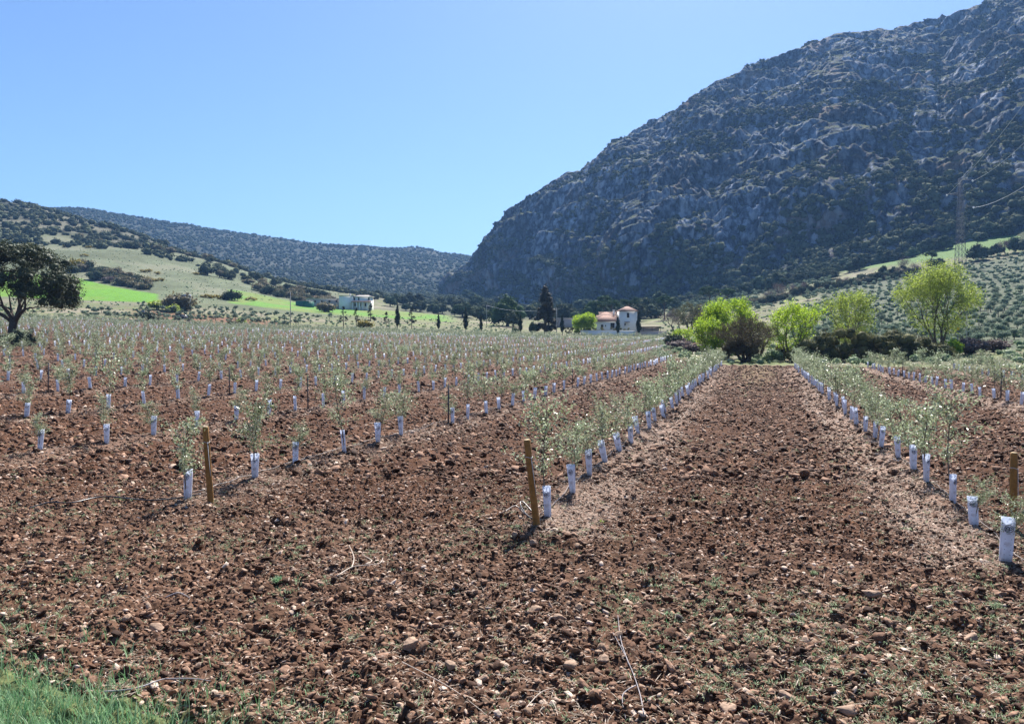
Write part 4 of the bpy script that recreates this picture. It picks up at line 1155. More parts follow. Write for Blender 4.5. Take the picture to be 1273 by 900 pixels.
# outbuilding with pergola
x2, Y2, z2 = P(806, 240)
g_ = tag(empty('outbuilding', (x2, Y2, z2)), 'low dark roofed shed right of the farmhouse behind bare branches', 'shed')
MB().box(-4.5, 3.2, 0, 4, -1, 2.0).build('wall', M['pink_wall'], g_)
MB().box(-4.9, 3.6, -1.6, 4.3, 2.01, 2.2).build('roof', M['bark'], g_)
mb = MB()
for k_ in (-4.6, -1.8, .8, 3.3): mb.box(k_, k_ + .12, -1.5, -1.38, -1, 2.0)
mb.build('posts', M['bark'], g_)
MB().box(-3.8, -2.8, -.03, -.001, -.6, 1.5).build('door', M['dark'], g_)
# garden wall, hedge, blue drum
x3, Y3, z3 = P(755, 229); zw = CAM_H + (HOR - 415) * .229
gw = tag(empty('garden_wall', (x3, Y3, zw)), 'long low white wall in front of the farmhouse hedge', 'wall')
MB().box(-7.6, 8.0, 0, .25, -1.2, .95).build('wall', M['white_wall'], gw)
MB().box(-7.7, 8.1, -.05, .3, .953, 1.05).build('coping', M['concrete'], gw)
rng = np.random.default_rng(50)
hd = tag(empty('clipped_hedge', (x3, Y3 + 1.2, zw)), 'dark clipped hedge along the top of the white garden wall', 'hedge')
c = [(rng.uniform(-12, 6.5), rng.uniform(-.3, .3), rng.uniform(-.2, 1.7)) for _ in range(110)]
clump_crown(rng, c, [rng.uniform(.3, .5) for _ in c], 4200, .17, .6).build('foliage', M['bramble'], hd)
x4, Y4, z4 = P(788, 227.5)
dr = tag(MB().tube([(0, 0, 0), (0, 0, .06), (0, 0, .45), (0, 0, .5), (0, 0, .92), (0, 0, .95)], [.36, .34, .34, .36, .34, .36], 14).build('drum', M['blue'], smooth=False), 'blue drum by the right end of the white garden wall', 'drum')
dr.location = (x4, Y4, z4 + .15)
x4, Y4, z4 = P(805, 231)
gg = tag(empty('garden_wall', (x4, Y4, z4)), 'short greyish wall right of the blue drum', 'wall')
MB().box(-3.2, 5.5, 0, .25, -.8, 1.1).build('wall', M['pink_wall'], gg); MB().box(-3.3, 5.6, -.04, .29, 1.103, 1.2).build('coping', M['concrete'], gg)

# white building, barn and tank on the left
Yb2 = 380.0; u = Yb2 / F
x, Y, z = P(441, Yb2); z = CAM_H + (HOR - 383.5) * u
h = tag(empty('white_building', (x, Y, z)), 'two storey white building with blank side wall above the green field', 'house')
def X(px): return (px - 441) * u
def Zp(y): return (383.5 - y) * u
MB().box(X(422), X(439), -1, 9, -3, Zp(368.2)).build('side_block', M['white_wall'], h)
MB().box(X(439.05), X(460.5), .0, 8, -3, Zp(369)).build('wall', M['white_wall'], h)
mb = MB(); mb.box(X(421.6), X(439.4), -1.3, 9.3, Zp(368.2) + .01, Zp(367.4)); gable_roof(mb, X(439.5), X(460.5), 0, 8, Zp(369) + .12, Zp(366.6), .4, 2); mb.build('roof', M['rust_roof'], h)
mb = MB(); gable_roof(mb, X(438), X(462), -3.2, .0, Zp(375.4), Zp(374.2), .1, .5); mb.build('porch_roof', M['tile'], h)
for a in (439.5, 444, 448, 452, 457, 461.5): MB().box(X(a), X(a) + .4, -3.1, -2.7, -3, Zp(375.6)).build('porch_pillar', M['white_wall'], h)
for a in (439.8, 445, 457.5): window(h, X(a), X(a + 1.9), Zp(373.2), Zp(370), -.001)
for a in (440.6, 446.5, 453.6): window(h, X(a), X(a + 2.0), Zp(381), Zp(377), -.001)
mb = MB().box(X(432.6), X(434), 3, 4, Zp(367.4), Zp(365)).box(X(432.3), X(434.3), 2.8, 4.2, Zp(365), Zp(364.7)); mb.build('chimney', M['white_wall'], h)
x, Y, z = P(402, 384); z = CAM_H + (HOR - 381) * .384
h = tag(empty('long_barn', (x, Y, z)), 'long low greyish barn left of the white building', 'barn')
MB().box(-8.2, 7.3, 0, 6, -3, 3.6).build('wall', M['pink_wall'], h)
mb = MB(); mb.box(-8.5, 7.5, -.3, 6.3, 3.61, 3.85); mb.build('roof', M['rust_roof'], h)
for a in (-7.0, -4.0, -.7, 2.9, 6.3): window(h, a - .4, a + .4, 2.0, 2.8, 0, fr='tile')
window(h, .3, 1.3, .2, 2.4, 0, 'door', False, fr='concrete')
x, Y, z = P(379, 372); z = CAM_H + (HOR - 384.3) * .372
h = tag(empty('water_tank', (x, Y, z)), 'round dark green water tank in front of the barn', 'tank')
n_ = 40; rr = 4.1; mb = MB()
mb.tube([(0, 0, -1), (0, 0, 3.7)], rr, n_)
mb.build('shell', M['tank'], h)
mb = MB()
for k_ in range(n_ // 2):
    a = k_ * 6.2832 / (n_ // 2); mb.tube([(rr * math.cos(a), rr * math.sin(a), -1), (rr * math.cos(a), rr * math.sin(a), 3.75)], .05, 4)
mb.build('ribs', M['tank'], h)
mb = MB(); mb.tube([((rr + .04) * math.cos(a), (rr + .04) * math.sin(a), 3.72) for a in np.linspace(0, 6.2832, 41)], .07, 5); mb.build('rim', M['metal'], h)
# small far roofs behind the barn
x, Y, z = P(389, 420)
h = tag(empty('shed', (x, Y, z)), 'small reddish shed behind the left end of the barn', 'shed')
MB().box(-2.4, 2.6, 0, 4, -2, 2.2).build('wall', M['pink_wall'], h); rf = MB(); gable_roof(rf, -2.4, 2.6, 0, 4, 2.2, 3.2, .3, .6); rf.build('roof', M['tile'], h)
x, Y, z = P(706, 300)
h = tag(empty('shed', (x, Y, z)), 'pale flat roofed shed behind the willow', 'shed')
MB().box(-5, 5, 0, 5, -1, 3.4).build('wall', M['pink_wall'], h); MB().box(-5.3, 5.3, -.3, 5.3, 3.41, 3.6).build('roof', M['rust_roof'], h)
# black four-wheel drive far left
x, Y, z = P(228, 213)
h = tag(empty('parked_car', (x, Y, z), .25), 'boxy black off road car parked on the stony bank', 'car')
mb = MB(); mb.box(-2.1, 2.1, -.85, .85, .45, 1.15)
V = [(-2.0, -.8, 1.15), (1.0, -.8, 1.15), (1.0, .8, 1.15), (-2.0, .8, 1.15), (-1.85, -.7, 1.85), (.55, -.7, 1.85), (.55, .7, 1.85), (-1.85, .7, 1.85)]
mb.add(V, [(0, 1, 5, 4), (1, 2, 6, 5), (2, 3, 7, 6), (3, 0, 4, 7), (4, 5, 6, 7)]); mb.box(-1.9, .6, -.72, .72, 1.853, 1.9)
mb.build('body', M['black'], h)
for sx_ in (-1.3, 1.35):
    for sy_ in (-.86, .86):
        wq = MB().tube([(sx_, sy_ - .11, .38), (sx_, sy_ + .11, .38)], .38, 16).build('wheel', M['hole'], h)
        MB().tube([(sx_, sy_ - .125, .38), (sx_, sy_ + .125, .38)], .2, 12).build('rim', M['metal'], wq)
MB().box(-1.6, -.7, -.80, -.76, 1.25, 1.7).build('side_window', M['metal'], h); MB().box(-.55, .3, -.80, -.76, 1.25, 1.7).build('side_window', M['metal'], h)
MB().box(2.101, 2.13, -.75, -.5, .75, .95).build('headlight', M['sign_white'], h); MB().box(2.101, 2.13, .5, .75, .75, .95).build('headlight', M['sign_white'], h)
# billboard and small sign
x, Y, z = P(232, 262)
h = tag(empty('billboard', (x, Y, z)), 'white roadside board with a green panel in front of a tree', 'billboard')
mb = MB(); mb.box(-1.1, -.95, -.1, .1, -.5, 4.5).box(.95, 1.1, -.1, .1, -.5, 4.5); mb.build('posts', M['metal'], h)
MB().box(-1.5, 1.5, -.2, -.1, 2.6, 5.4).build('board', M['sign_white'], h); MB().box(-.9, .35, -.23, -.201, 3.2, 4.1).build('green_panel', M['sign_green'], h)
x, Y, z = P(178, 214)
h = tag(empty('road_sign', (x, Y, z)), 'small grey backed sign on a thin post near the stony bank', 'sign')
MB().box(-.04, .04, -.04, .04, -.3, 2.2).build('post', M['metal'], h); MB().box(-.42, .42, -.07, -.041, 1.3, 2.4).build('plate', M['metal'], h)

# ------------------------------------------------------------------ poles, pylon, wires
def pole(px, Y, H, name, label, arm=True, r=.14, mtl='concrete', group=None):
    x, Y, z = P(px, Y)
    o = tag(empty(name, (x, Y, z)), label, 'pole', group)
    MB().tube([(0, 0, -.5), (0, 0, H)], [r, r * .65], 8).build('shaft', M[mtl], o)
    if arm:
        MB().box(-.7, .7, -.05, .05, H - .35, H - .25).build('crossarm', M['darkmetal'], o)
        for k_ in (-.6, .6): MB().tube([(k_, 0, H - .25), (k_, 0, H - .1)], .05, 6).build('insulator', M['sign_white'], o)
    return x, Y, z + H
a1 = pole(361, 225, 9.3, 'utility_pole', 'grey utility pole at the far edge of the field, left of the tank')
a2 = pole(692, 226, 7.5, 'utility_pole', 'utility pole between the dark conifer and the narrow cypress')
a3 = pole(732, 340, 10, 'utility_pole', 'distant thin pole above the willow')
a4 = pole(605, 300, 7.5, 'utility_pole', 'distant thin pole right of the pointed cypresses')
a5 = pole(1202, 112, 4.9, 'utility_pole', 'thin grey pole right of the largest airy tree', False, .07)
x, Y, z = P(1191, 110)
h = tag(empty('marker_post', (x, Y, z)), 'thin post with a small yellow plate beside the airy tree', 'post')
MB().tube([(0, 0, -.3), (0, 0, 3.2)], .04, 6).build('post', M['metal'], h); MB().box(-.16, .16, -.07, -.045, 2.7, 3.05).build('plate', M['sign_yellow'], h)
def cable(A, B, sag, r, name, label, seg=26):
    A, B = Vector(A), Vector(B)
    pts = [A.lerp(B, t) + Vector((0, 0, -sag * 4 * t * (1 - t))) for t in np.linspace(0, 1, seg)]
    o = MB().tube([p - A for p in pts], r, 5).build(name, M['wire']); o.location = A
    tag(o, label, 'cable'); return o
cable(a4, a2, 1.4, .03, 'overhead_cable', 'thin cable sagging to the pole by the dark conifer')
# pylon
M['pylon'] = simple('pylon_steel', (.13, .13, .14), .7, .1, 2)
px0, Yp = 1194, 385.0; up_ = Yp / F
x, Y, z = P(px0, Yp)
Hp = (yscreen(px0, Yp) - 222) * up_
h = tag(empty('lattice_pylon', (x, Y, z)), 'grey steel lattice pylon in front of the mountain at right', 'pylon')
mb = MB(); nb_ = 15; b0, b1 = 1.9, .55
def cor(k_, i):
    s_l = b0 + (b1 - b0) * min(1, i / nb_ * 1.0); zz = Hp * i / nb_
    return (s_l * (1 if k_ in (0, 3) else -1), s_l * (1 if k_ < 2 else -1), zz - (.8 if i == 0 else 0))
for k_ in range(4):
    mb.tube([cor(k_, 0), cor(k_, nb_)], .13, 4)
    for i in range(nb_):
        mb.tube([cor(k_, i), cor((k_ + 1) % 4, i + 1)], .07, 4, cap=False); mb.tube([cor((k_ + 1) % 4, i), cor(k_, i + 1)], .07, 4, cap=False)
        mb.tube([cor(k_, i), cor((k_ + 1) % 4, i)], .06, 4, cap=False)
mb.build('mast', M['pylon'], h)
arms = [(-1, 242, 17), (1, 224, 15), (1, 257, 16)]
ends = []
for sx_, yy, L in arms:
    zz = (yscreen(px0, Yp) - yy) * up_; ll = L * up_
    mb = MB(); mb.tube([(0, .4, zz), (sx_ * ll, 0, zz)], .09, 4).tube([(0, -.4, zz), (sx_ * ll, 0, zz)], .09, 4).tube([(0, 0, zz + 1.2), (sx_ * ll, 0, zz)], .08, 4)
    ar = mb.build('crossarm', M['pylon'], h)
    MB().tube([(sx_ * ll, 0, zz), (sx_ * ll, 0, zz - .2), (sx_ * ll, -.1, zz - .5), (sx_ * ll, -.15, zz - .9)], [.25, .42, .42, .25], 8).build('insulator', M['sign_white'], ar)
    ends.append((x + sx_ * ll, Y, z + zz - .5))
for (A, (tpx, tpy), lb) in zip(ends, [(1273, 130), (1273, 178), (1273, 232)], ['power line rising from the left arm of the pylon', 'power line rising from the top arm of the pylon', 'power line from the lowest arm of the pylon']):
    # towards the next pylon, up the slope beyond the right edge
    Bx = (tpx - CX) / F * 250; Bz = CAM_H + (HOR - tpy) * .25
    t0 = Vector(A); t1 = Vector((Bx, 250, Bz)); dirv = (t1 - t0)
    e_ = t0 + dirv * 1.6; e_.z += 5
    pts = []
    # parabola through A, the crossing point and the far end
    for t in np.linspace(0, 1.6, 34):
        pass
    s1, s2 = 1.0, 1.6
    zA = t0.z; zC = t1.z; zE = e_.z
    aa = ((zE - zA) / s2 - (zC - zA) / s1) / (s2 - s1); bb = (zC - zA) / s1 - aa * s1
    pts = [Vector((t0.x + dirv.x * s, t0.y + dirv.y * s, zA + bb * s + aa * s * s)) - t0 for s in np.linspace(0, 1.6, 36)]
    o = MB().tube(pts, .075, 5).build('power_line', M['wire']); o.location = t0; tag(o, lb, 'power line', 'power lines of the lattice pylon')

# ------------------------------------------------------------------ young olives in guards
def sapling_crown(rng, H, nleaf, leaf, width):
    """stem and thin branches, leaves along them; returns (stem MB, leaves MB)"""
    st_ = MB(); pts = [Vector((0, 0, -.05))]; d = Vector((rng.normal() * .06, rng.normal() * .06, 1)).normalized()
    k_ = 6
    for i in range(k_):
        d = (d + Vector((rng.normal() * .07, rng.normal() * .07, .1))).normalized(); pts.append(pts[-1] + d * (H / k_))
    st_.tube(pts, list(np.linspace(.014, .005, len(pts))), 5, cap=False)
    cen = []
    nb_ = 24
    for i in range(nb_):
        t = rng.uniform(.38, 1.0); f = t * k_; j = min(int(f), k_ - 1); p0 = pts[j].lerp(pts[j + 1], f - j)
        a = rng.uniform(0, 6.28); L = width * (1.15 - .6 * abs(t - .6) / .4 * .8) * rng.uniform(.5, 1.1)
        dd = Vector((math.cos(a), math.sin(a), rng.uniform(.35, 1.3))).normalized()
        p1 = p0 + dd * L * .55 + Vector((0, 0, .02)); p2 = p1 + (dd + Vector((0, 0, -.15))).normalized() * L * .5
        st_.tube([p0, p1, p2], [.006, .004, .002], 3, cap=False)
        for s in np.linspace(.15, 1.1, 14):
            cen.append(p0.lerp(p1, s * 2) if s < .5 else p1.lerp(p2, s * 2 - 1))
    for s in np.linspace(.45, 1.06, 22):
        f = s * k_; j = min(int(f), k_ - 1); cen.append(pts[j].lerp(pts[j + 1], f - j))
    cen = np.array([tuple(c_) for c_ in cen])
    c = cen[rng.integers(0, len(cen), nleaf)] + rng.normal(size=(nleaf, 3)) * np.array([.035, .035, .035]) * (1 + leaf * 4)
    c[:, 2] = np.maximum(c[:, 2], .35)
    V, Q = leaf_quads(c, leaf, leaf * .38, rng, up=.6)
    return st_, MB().add(V, Q)

def guard_mb(rng, Hg=.50, seg=14, wall=True):
    """tapering folded sleeve, open at the top"""
    mb = MB(); rows = 6; th = .003
    w0, w1 = rng.uniform(.052, .064), rng.uniform(.062, .084); fl = rng.uniform(.5, .85)
    ph = rng.uniform(0, 6.28)
    def pt(i, j, inset=0):
        t = i / rows; a = 2 * math.pi * j / seg; rr = w0 + (w1 - w0) * t - inset
        ex = .55
        cx_, sy_ = math.copysign(abs(math.cos(a)) ** ex, math.cos(a)), math.copysign(abs(math.sin(a)) ** ex, math.sin(a))
        wob = 1 + .05 * math.sin(a * 2 + ph + t * 2)
        return (rr * cx_ * wob, rr * sy_ * fl * wob, -.03 + (Hg + .03) * t)
    V = [pt(i, j) for i in range(rows + 1) for j in range(seg)] + [pt(i, j, th) for i in range(rows + 1) for j in range(seg)]
    o = (rows + 1) * seg; Q = []
    for i in range(rows):
        for j in range(seg):
            k_ = (j + 1) % seg
            Q.append((i * seg + j, i * seg + k_, (i + 1) * seg + k_, (i + 1) * seg + j))
            if wall: Q.append((o + i * seg + k_, o + i * seg + j, o + (i + 1) * seg + j, o + (i + 1) * seg + k_))
    if wall:
        for j in range(seg):
            k_ = (j + 1) % seg; Q.append((rows * seg + j, rows * seg + k_, o + rows * seg + k_, o + rows * seg + j))
    mb.add(V, Q)
    return mb, (w0, w1, fl)

def emblem(parent, dims, Hg):
    """dark round printed emblem and rows of vent holes on the front of the sleeve"""
    w0, w1, fl = dims
    def front(u_, z_, off=.0035):
        t = z_ / Hg; rr = (w0 + (w1 - w0) * t); return (u_ * rr, -rr * fl * 1.0 * (1.03) - off - .004, z_)
    mb = MB(); zc = Hg * .76; ra = .044
    def disc_line(pts, r_):
        mb.tube([front(p_[0] / ((w0 + (w1 - w0) * (zc + p_[1]) / Hg)), zc + p_[1]) for p_ in pts], r_, 4)
    disc_line([(ra * math.cos(a), ra * math.sin(a)) for a in np.linspace(0, 6.2832, 25)], .0035)
    disc_line([(-.030, -.030), (-.026, .008), (-.012, .024), (.0, .010)], .005)
    disc_line([(.002, -.034), (.004, .012), (.018, .020), (.030, .004), (.024, -.012), (.006, -.010)], .005)
    disc_line([(-.036, -.004), (-.010, .000), (-.008, -.030)], .004)
    disc_line([(-.030, .034), (.0, .044), (.030, .034)], .003)
    disc_line([(-.02, -ra - .014), (.02, -ra - .014)], .002)
    mb.build('emblem', M['ink'], parent)
    mb = MB()
    for u_ in (-.42, .48):
        for z_ in (.08, .14, .20, .26): 
            c_ = front(u_, z_ * Hg / .5); mb.tube([(c_[0], c_[1] + .004, c_[2]), (c_[0], c_[1] - .001, c_[2])], .0035, 6)
    mb.build('vent_holes', M['hole'], parent)

PROTO = []
NV = 8
for i in range(NV):       # near saplings, many small leaves
    rng = np.random.default_rng(100 + i)
    root = empty('olive_sapling'); H = rng.uniform(1.0, 1.5)
    a, b_ = sapling_crown(rng, H, int(rng.uniform(800, 1400)), .050, rng.uniform(.38, .62))
    a.build('stem', M['stem'], root, True); b_.build('crown', M['olive'], root)
    g_, dims = guard_mb(rng); go_ = g_.build('tree_guard', M['guard'], root, True); emblem(go_, dims, .5)
    PROTO.append(root)
PROTO2 = []
for i in range(10):      # farther saplings
    rng = np.random.default_rng(200 + i)
    root = empty('olive_sapling'); H = rng.uniform(1.05, 1.6)
    a, b_ = sapling_crown(rng, H, int(rng.uniform(420, 700)), .076, rng.uniform(.44, .66))
    a.build('stem', M['stem'], root, True); b_.build('crown', M['olive'], root)
    g_, dims = guard_mb(rng); g_.build('tree_guard', M['guard'], root, True)
    PROTO2.append(root)

ROWNAME = {-2: 'farthest right row', -1: 'second row right of the lane', 0: 'row right of the wide lane', 1: 'row left of the wide lane', 2: 'second row left of the lane', 3: 'third row left of the lane', 4: 'fourth row left of the lane', 5: 'fifth row left of the lane', 6: 'sixth row left of the lane', 7: 'seventh row left of the lane'}
ORD = 'first second third fourth fifth sixth seventh eighth ninth tenth eleventh twelfth thirteenth fourteenth fifteenth sixteenth seventeenth eighteenth nineteenth twentieth'.split()
def ordw(i):
    if i < 20: return ORD[i]
    i += 1
    return '%d%s' % (i, 'th' if 10 <= i % 100 <= 20 else {1: 'st', 2: 'nd', 3: 'rd'}.get(i % 10, 'th'))
start = {0: 11.72, 1: 12.4, 2: 11.75, 3: 12.9}
sap = []; farsap = []
for k_ in range(-3, 34):
    qk = Q1 - SP * k_; v0 = start.get(k_, 12.3 + .5 * (k_ % 3) * .6); step = 1.78
    vend = row_end(k_); v_ = v0; seen = 0
    while v_ < min(vend, 330):
        jq = qk + rnd.uniform(-.09, .09); jv = v_ + rnd.uniform(-.12, .12)
        if v_ == v0: jq, jv = qk - (.07 if k_ == 0 else 0), v_
        x, y = xy(jq, jv); v_ += step
        if y > 203: break
        if y < 4: continue
        px = CX + F * x / y
        if rnd.random() < .02 and seen > 3: continue
        if px < -260 or px > 1500: continue
        inf = -12 < px < 1285
        if inf: seen += 1
        sap.append((y, x, k_, seen - 1, inf, px))
        if k_ == -3: sap.pop()
infr = sorted([s for s in sap if s[4]], key=lambda s: s[0])
chosen = set((s[0], s[1]) for s in infr[:298])
usedp = set(); LABELS = {}
special = {}
def place_sapling(y, x, k_, n_, px):
    nearv = y < 27
    pool = PROTO if nearv else PROTO2
    i = rnd.randrange(len(pool)); key = (nearv, i)
    o = pool[i] if key not in usedp else copy_tree(pool[i])
    usedp.add(key)
    z = gz(x, y)
    s = rnd.uniform(.72, 1.22) if k_ not in (0, 1) else rnd.uniform(.88, 1.26)
    if k_ == 0 and n_ == 0: s = 1.12
    lean = rnd.uniform(-.05, .05)
    o.location = (x, y, z - .01); o.scale = (s, s, s); o.rotation_euler = (0, 0, rnd.uniform(-.5, .5))
    for ch in kids(o):
        if ch.name.startswith('tree_guard'):
            ch.rotation_euler = (rnd.uniform(-.08, .05), (rnd.uniform(-.28, .0) if k_ == 1 else rnd.uniform(-.10, .10)), rnd.uniform(-.35, .35))
        elif ch.name.startswith('crown') or ch.name.startswith('stem'):
            pass
    # crowns turn on their own so that copies differ
    a = rnd.uniform(0, 6.28); o.rotation_euler = (0, 0, a)
    for ch in kids(o):
        if ch.name.startswith('tree_guard'): ch.rotation_euler = (ch.rotation_euler[0], ch.rotation_euler[1], 0); ch.rotation_euler.rotate_axis('Z', 0); ch.rotation_mode = 'XYZ'
    g0_ = [ch for ch in kids(o) if ch.name.startswith('tree_guard')][0]
    # sleeve faces the lane: undo the turn of the crown for it
    lx, ly = (rnd.uniform(-.06, .06), (rnd.uniform(-.26, -.04) if k_ == 1 else rnd.uniform(-.10, .10)))
    from mathutils import Euler
    Rm = Euler((0, 0, -a)).to_matrix() @ Euler((lx, ly, rnd.uniform(-.4, .4))).to_matrix()
    g0_.rotation_euler = Rm.to_euler()
    g0_.scale = (1, 1, 1) if k_ == 0 and n_ == 0 else (rnd.uniform(.85, 1.05) / s,) * 2 + (rnd.uniform(.9, 1.1) / s,)
    if k_ == 0 and n_ == 0:
        for ch in kids(o):
            if ch != g0_: ch.scale = (.6, .6, .52)
    name = ROWNAME.get(k_, 'rows far left of the lane')
    if k_ <= 7 and n_ < 34: lab = 'young olive in white guard, %s from the near end, %s' % (ordw(n_), name)
    elif k_ <= 7: lab = 'young olive in white guard toward the end of the %s' % name
    else: lab = 'young olive in a white guard in the rows below the oak'
    tag(o, lab, 'sapling', 'young olives planted in rows')
for s in infr[:298]: place_sapling(s[0], s[1], s[2], s[3], s[5])
for nv_, pool in ((True, PROTO), (False, PROTO2)):
    for i, root in enumerate(pool):
        if (nv_, i) not in usedp:
            for c1_ in kids(root):
                for c2_ in kids(c1_): bpy.data.objects.remove(c2_)
                bpy.data.objects.remove(c1_)
            bpy.data.objects.remove(root)
# the rest of the rows as one mass
leafy = [s for s in sap if (s[0], s[1]) not in chosen]
tpl = []
for i in range(8):
    rng = np.random.default_rng(300 + i)
    a, b_ = sapling_crown(rng, rng.uniform(1.0, 1.5), int(rng.uniform(150, 230)), .135, rng.uniform(.46, .66))
    tpl.append(b_)
gtp = []
for i in range(4):
    g_, _d = guard_mb(np.random.default_rng(330 + i), seg=8, wall=False); gtp.append(g_)
mb = MB()
pos = np.array([(s[1], s[0], gz(s[1], s[0])) for s in leafy]); pk = rg.integers(0, 8, len(pos))
allT = []
for i in range(8):
    m_ = pk == i
    V = np.concatenate(tpl[i].V); Q = np.concatenate(tpl[i].Q); s3 = rg.uniform(.85, 1.25, m_.sum())
    W, Fq = scatter((V, Q), pos[m_], s3, rg.uniform(0, 6.28, m_.sum())); mb.add(W, Fq, m=0)
    g_ = gtp[i % 4]; V = np.concatenate(g_.V); Q = np.concatenate(g_.Q)
    used_v = np.unique(Q); 
    V = V[:used_v.max() + 1]
    W, Fq = scatter((V, Q), pos[m_], rg.uniform(.9, 1.1, m_.sum()), rg.uniform(-.5, .5, m_.sum())); mb.add(W, Fq, m=1)
o = mb.build('distant_olive_rows', [M['olive_far'], M['guard']])
tag(o, 'rows of young olives in white guards filling the far field', 'orchard rows', kind='stuff')

# ------------------------------------------------------------------ posts and stakes
def wood_post(px, ybase, hpx, label, lean):
    Y = F * CAM_H / (ybase - HOR); x = (px - CX) / F * Y
    for _ in range(4):
        Y = F * (CAM_H - gz(x, Y)) / (ybase - HOR); x = (px - CX) / F * Y
    z = gz(x, Y)
    H = hpx * Y / F
    o = tag(empty('wooden_post', (x, Y, z)), label, 'post', 'wooden end posts')
    mb = MB(); r_ = .052; V = []; rng = np.random.default_rng(int(px))
    prof = [(-.15, r_), (0, r_ * 1.03), (H * .35, r_), (H * .7, r_ * 1.0), (H - .015, r_ * .97), (H, r_ * .86)]
    mb.tube([(0, 0, a) for a, _ in prof], [b_ for _, b_ in prof], 18)
    sh = mb.build('shaft', M['postwood'], o, False)
    MB().tube([(0, 0, H + .002), (0, 0, H + .006)], r_ * .84, 18).build('cut_top', simple('cut_wood', (.55, .42, .24), .8, .2, 30), o)
    tw = MB()
    tw.tube([((r_ + .004) * math.cos(a), (r_ + .004) * math.sin(a), H * .8 + .012 * math.sin(2 * a)) for a in np.linspace(0, 6.2832, 20)], .004, 4)
    tw.tube([((r_ + .006) * .6, -(r_ + .006) * .8, H * .8), ((r_ + .006) * .7, -(r_ + .012) * .75, H * .5), ((r_ + .006) * .8, -(r_ + .004) * .7, H * .35)], .004, 4)
    tw.build('wire_tie', M['wire'], o)
    o.rotation_euler = lean
    return x, Y, z, H
p1 = wood_post(667, 652, 106, 'leaning brown wooden post at the near end of the row left of the lane', (R(1), R(-6.5), 0))
p2 = wood_post(262, 625, 94, 'brown wooden post with a sapling at its foot in the left foreground', (0, R(-4), 0))
p3 = wood_post(1259, 658, 95, 'upright brown wooden post near the right edge, wire tied round it', (0, R(1.0), 0))
mps = [(2, 24.0), (2, 42), (1, 34.0), (1, 52), (3, 26), (3, 44), (0, 43.0), (-1, 37.0), (-1, 60), (4, 30), (5, 26.5), (5, 48), (3, 62), (1, 72), (2, 62), (6, 36), (7, 30), (4, 52)]
for i, (k_, v_) in enumerate(mps):
    x, y = xy(Q1 - SP * k_ + .05, v_); z = gz(x, y)
    o = tag(empty('metal_stake', (x, y, z)), 'thin grey metal stake standing in the ' + ROWNAME[k_] + (', nearer one' if any(a == k_ and b_ > v_ for a, b_ in mps) and not any(a == k_ and b_ < v_ for a, b_ in mps) else ', farther one' if any(a == k_ and b_ < v_ for a, b_ in mps) and not any(a == k_ and b_ > v_ for a, b_ in mps) else ''), 'stake', 'metal stakes in the rows')
    mb = MB().box(-.022, .022, -.003, .003, -.1, 1.22).box(-.022, -.016, .003, .03, -.1, 1.22).box(.016, .022, .003, .03, -.1, 1.22)
    mb.build('profile', M['darkmetal'], o)
    mb = MB()
    for zz in (.35, .65, .95, 1.15): mb.box(-.028, .028, -.008, -.004, zz, zz + .02)
    mb.build('notches', M['metal'], o)
    o.rotation_euler = (0, R(rnd.uniform(-2, 2)), rnd.uniform(-.3, .3))
# trellis wire of the rows and drip pipe
def along(k_, v0, v1, h0, r_, step, name, mtl, label, cat, wob=.0, dq_=0.0):
    pts = []
    v_ = v0
    while v_ <= v1:
        x, y = xy(Q1 - SP * k_ + dq_ + rnd.uniform(-wob, wob), v_); pts.append((x, y, gz(x, y) + h0 if h0 < .2 else float(zt(x, y)) + .1 + h0)); v_ += step
    o = MB().tube(pts, r_, 5).build(name, M[mtl]); tag(o, label, cat); return o
along(1, 12.4, 78, .035, .009, .35, 'drip_pipe', 'hose_dusty', 'dusty irrigation pipe lying along the row left of the lane', 'pipe', .03, -.12)
along(0, 11.2, 75, .035, .009, .35, 'drip_pipe', 'hose_dusty', 'dusty irrigation pipe lying along the row right of the lane', 'pipe', .03, .12)
along(2, 12.0, 90, .035, .009, .35, 'drip_pipe', 'hose_dusty', 'dusty irrigation pipe lying along the second row left of the lane', 'pipe', .03, -.1)
def gpt(px, ypx, h_=.0):
    """a place on the ground in the foreground, from where the photo shows it"""
    Y = F * CAM_H / (ypx - HOR); x = (px - CX) / F * Y
    for _ in range(4):
        Y = F * (CAM_H - gz(x, Y)) / (ypx - HOR); x = (px - CX) / F * Y
    return Vector((x, Y, gz(x, Y) + h_))
def bez(pts, n_=24):
    out = []
    P_ = [pts[0]] + list(pts) + [pts[-1]]
    for i in range(1, len(P_) - 2):
        for t in np.linspace(0, 1, n_, endpoint=False):
            a, b_, c_, d = P_[i - 1], P_[i], P_[i + 1], P_[i + 2]
            out.append(.5 * ((2 * b_) + (c_ - a) * t + (2 * a - 5 * b_ + 4 * c_ - d) * t * t + (3 * b_ - a - 3 * c_ + d) * t ** 3))
    out.append(P_[-2]); return out
pts = bez([gpt(622, 642, .02), gpt(629, 645, .13), gpt(641, 640, .14), gpt(652, 642, .05), gpt(663, 648, .03)], 8)
tag(MB().tube(pts, .011, 6).build('hose_loop', M['hose_dusty'], smooth=True), 'pale loop of hose arching off the ground left of the leaning post', 'hose')
pts = bez([gpt(669, 650, .02), gpt(655, 647, .09), gpt(647, 640, .17), gpt(650, 636, .16), gpt(662, 640, .05)], 8)
tag(MB().tube(pts, .011, 6).build('hose_loop', M['hose'], smooth=True), 'dark end of hose curling at the foot of the leaning post', 'hose')
pts = bez([gpt(36, 634, .03), gpt(62, 628, .05), gpt(90, 627, .06), gpt(130, 622, .06), gpt(180, 625, .05), gpt(215, 623, .05), gpt(250, 617, .05)], 8)
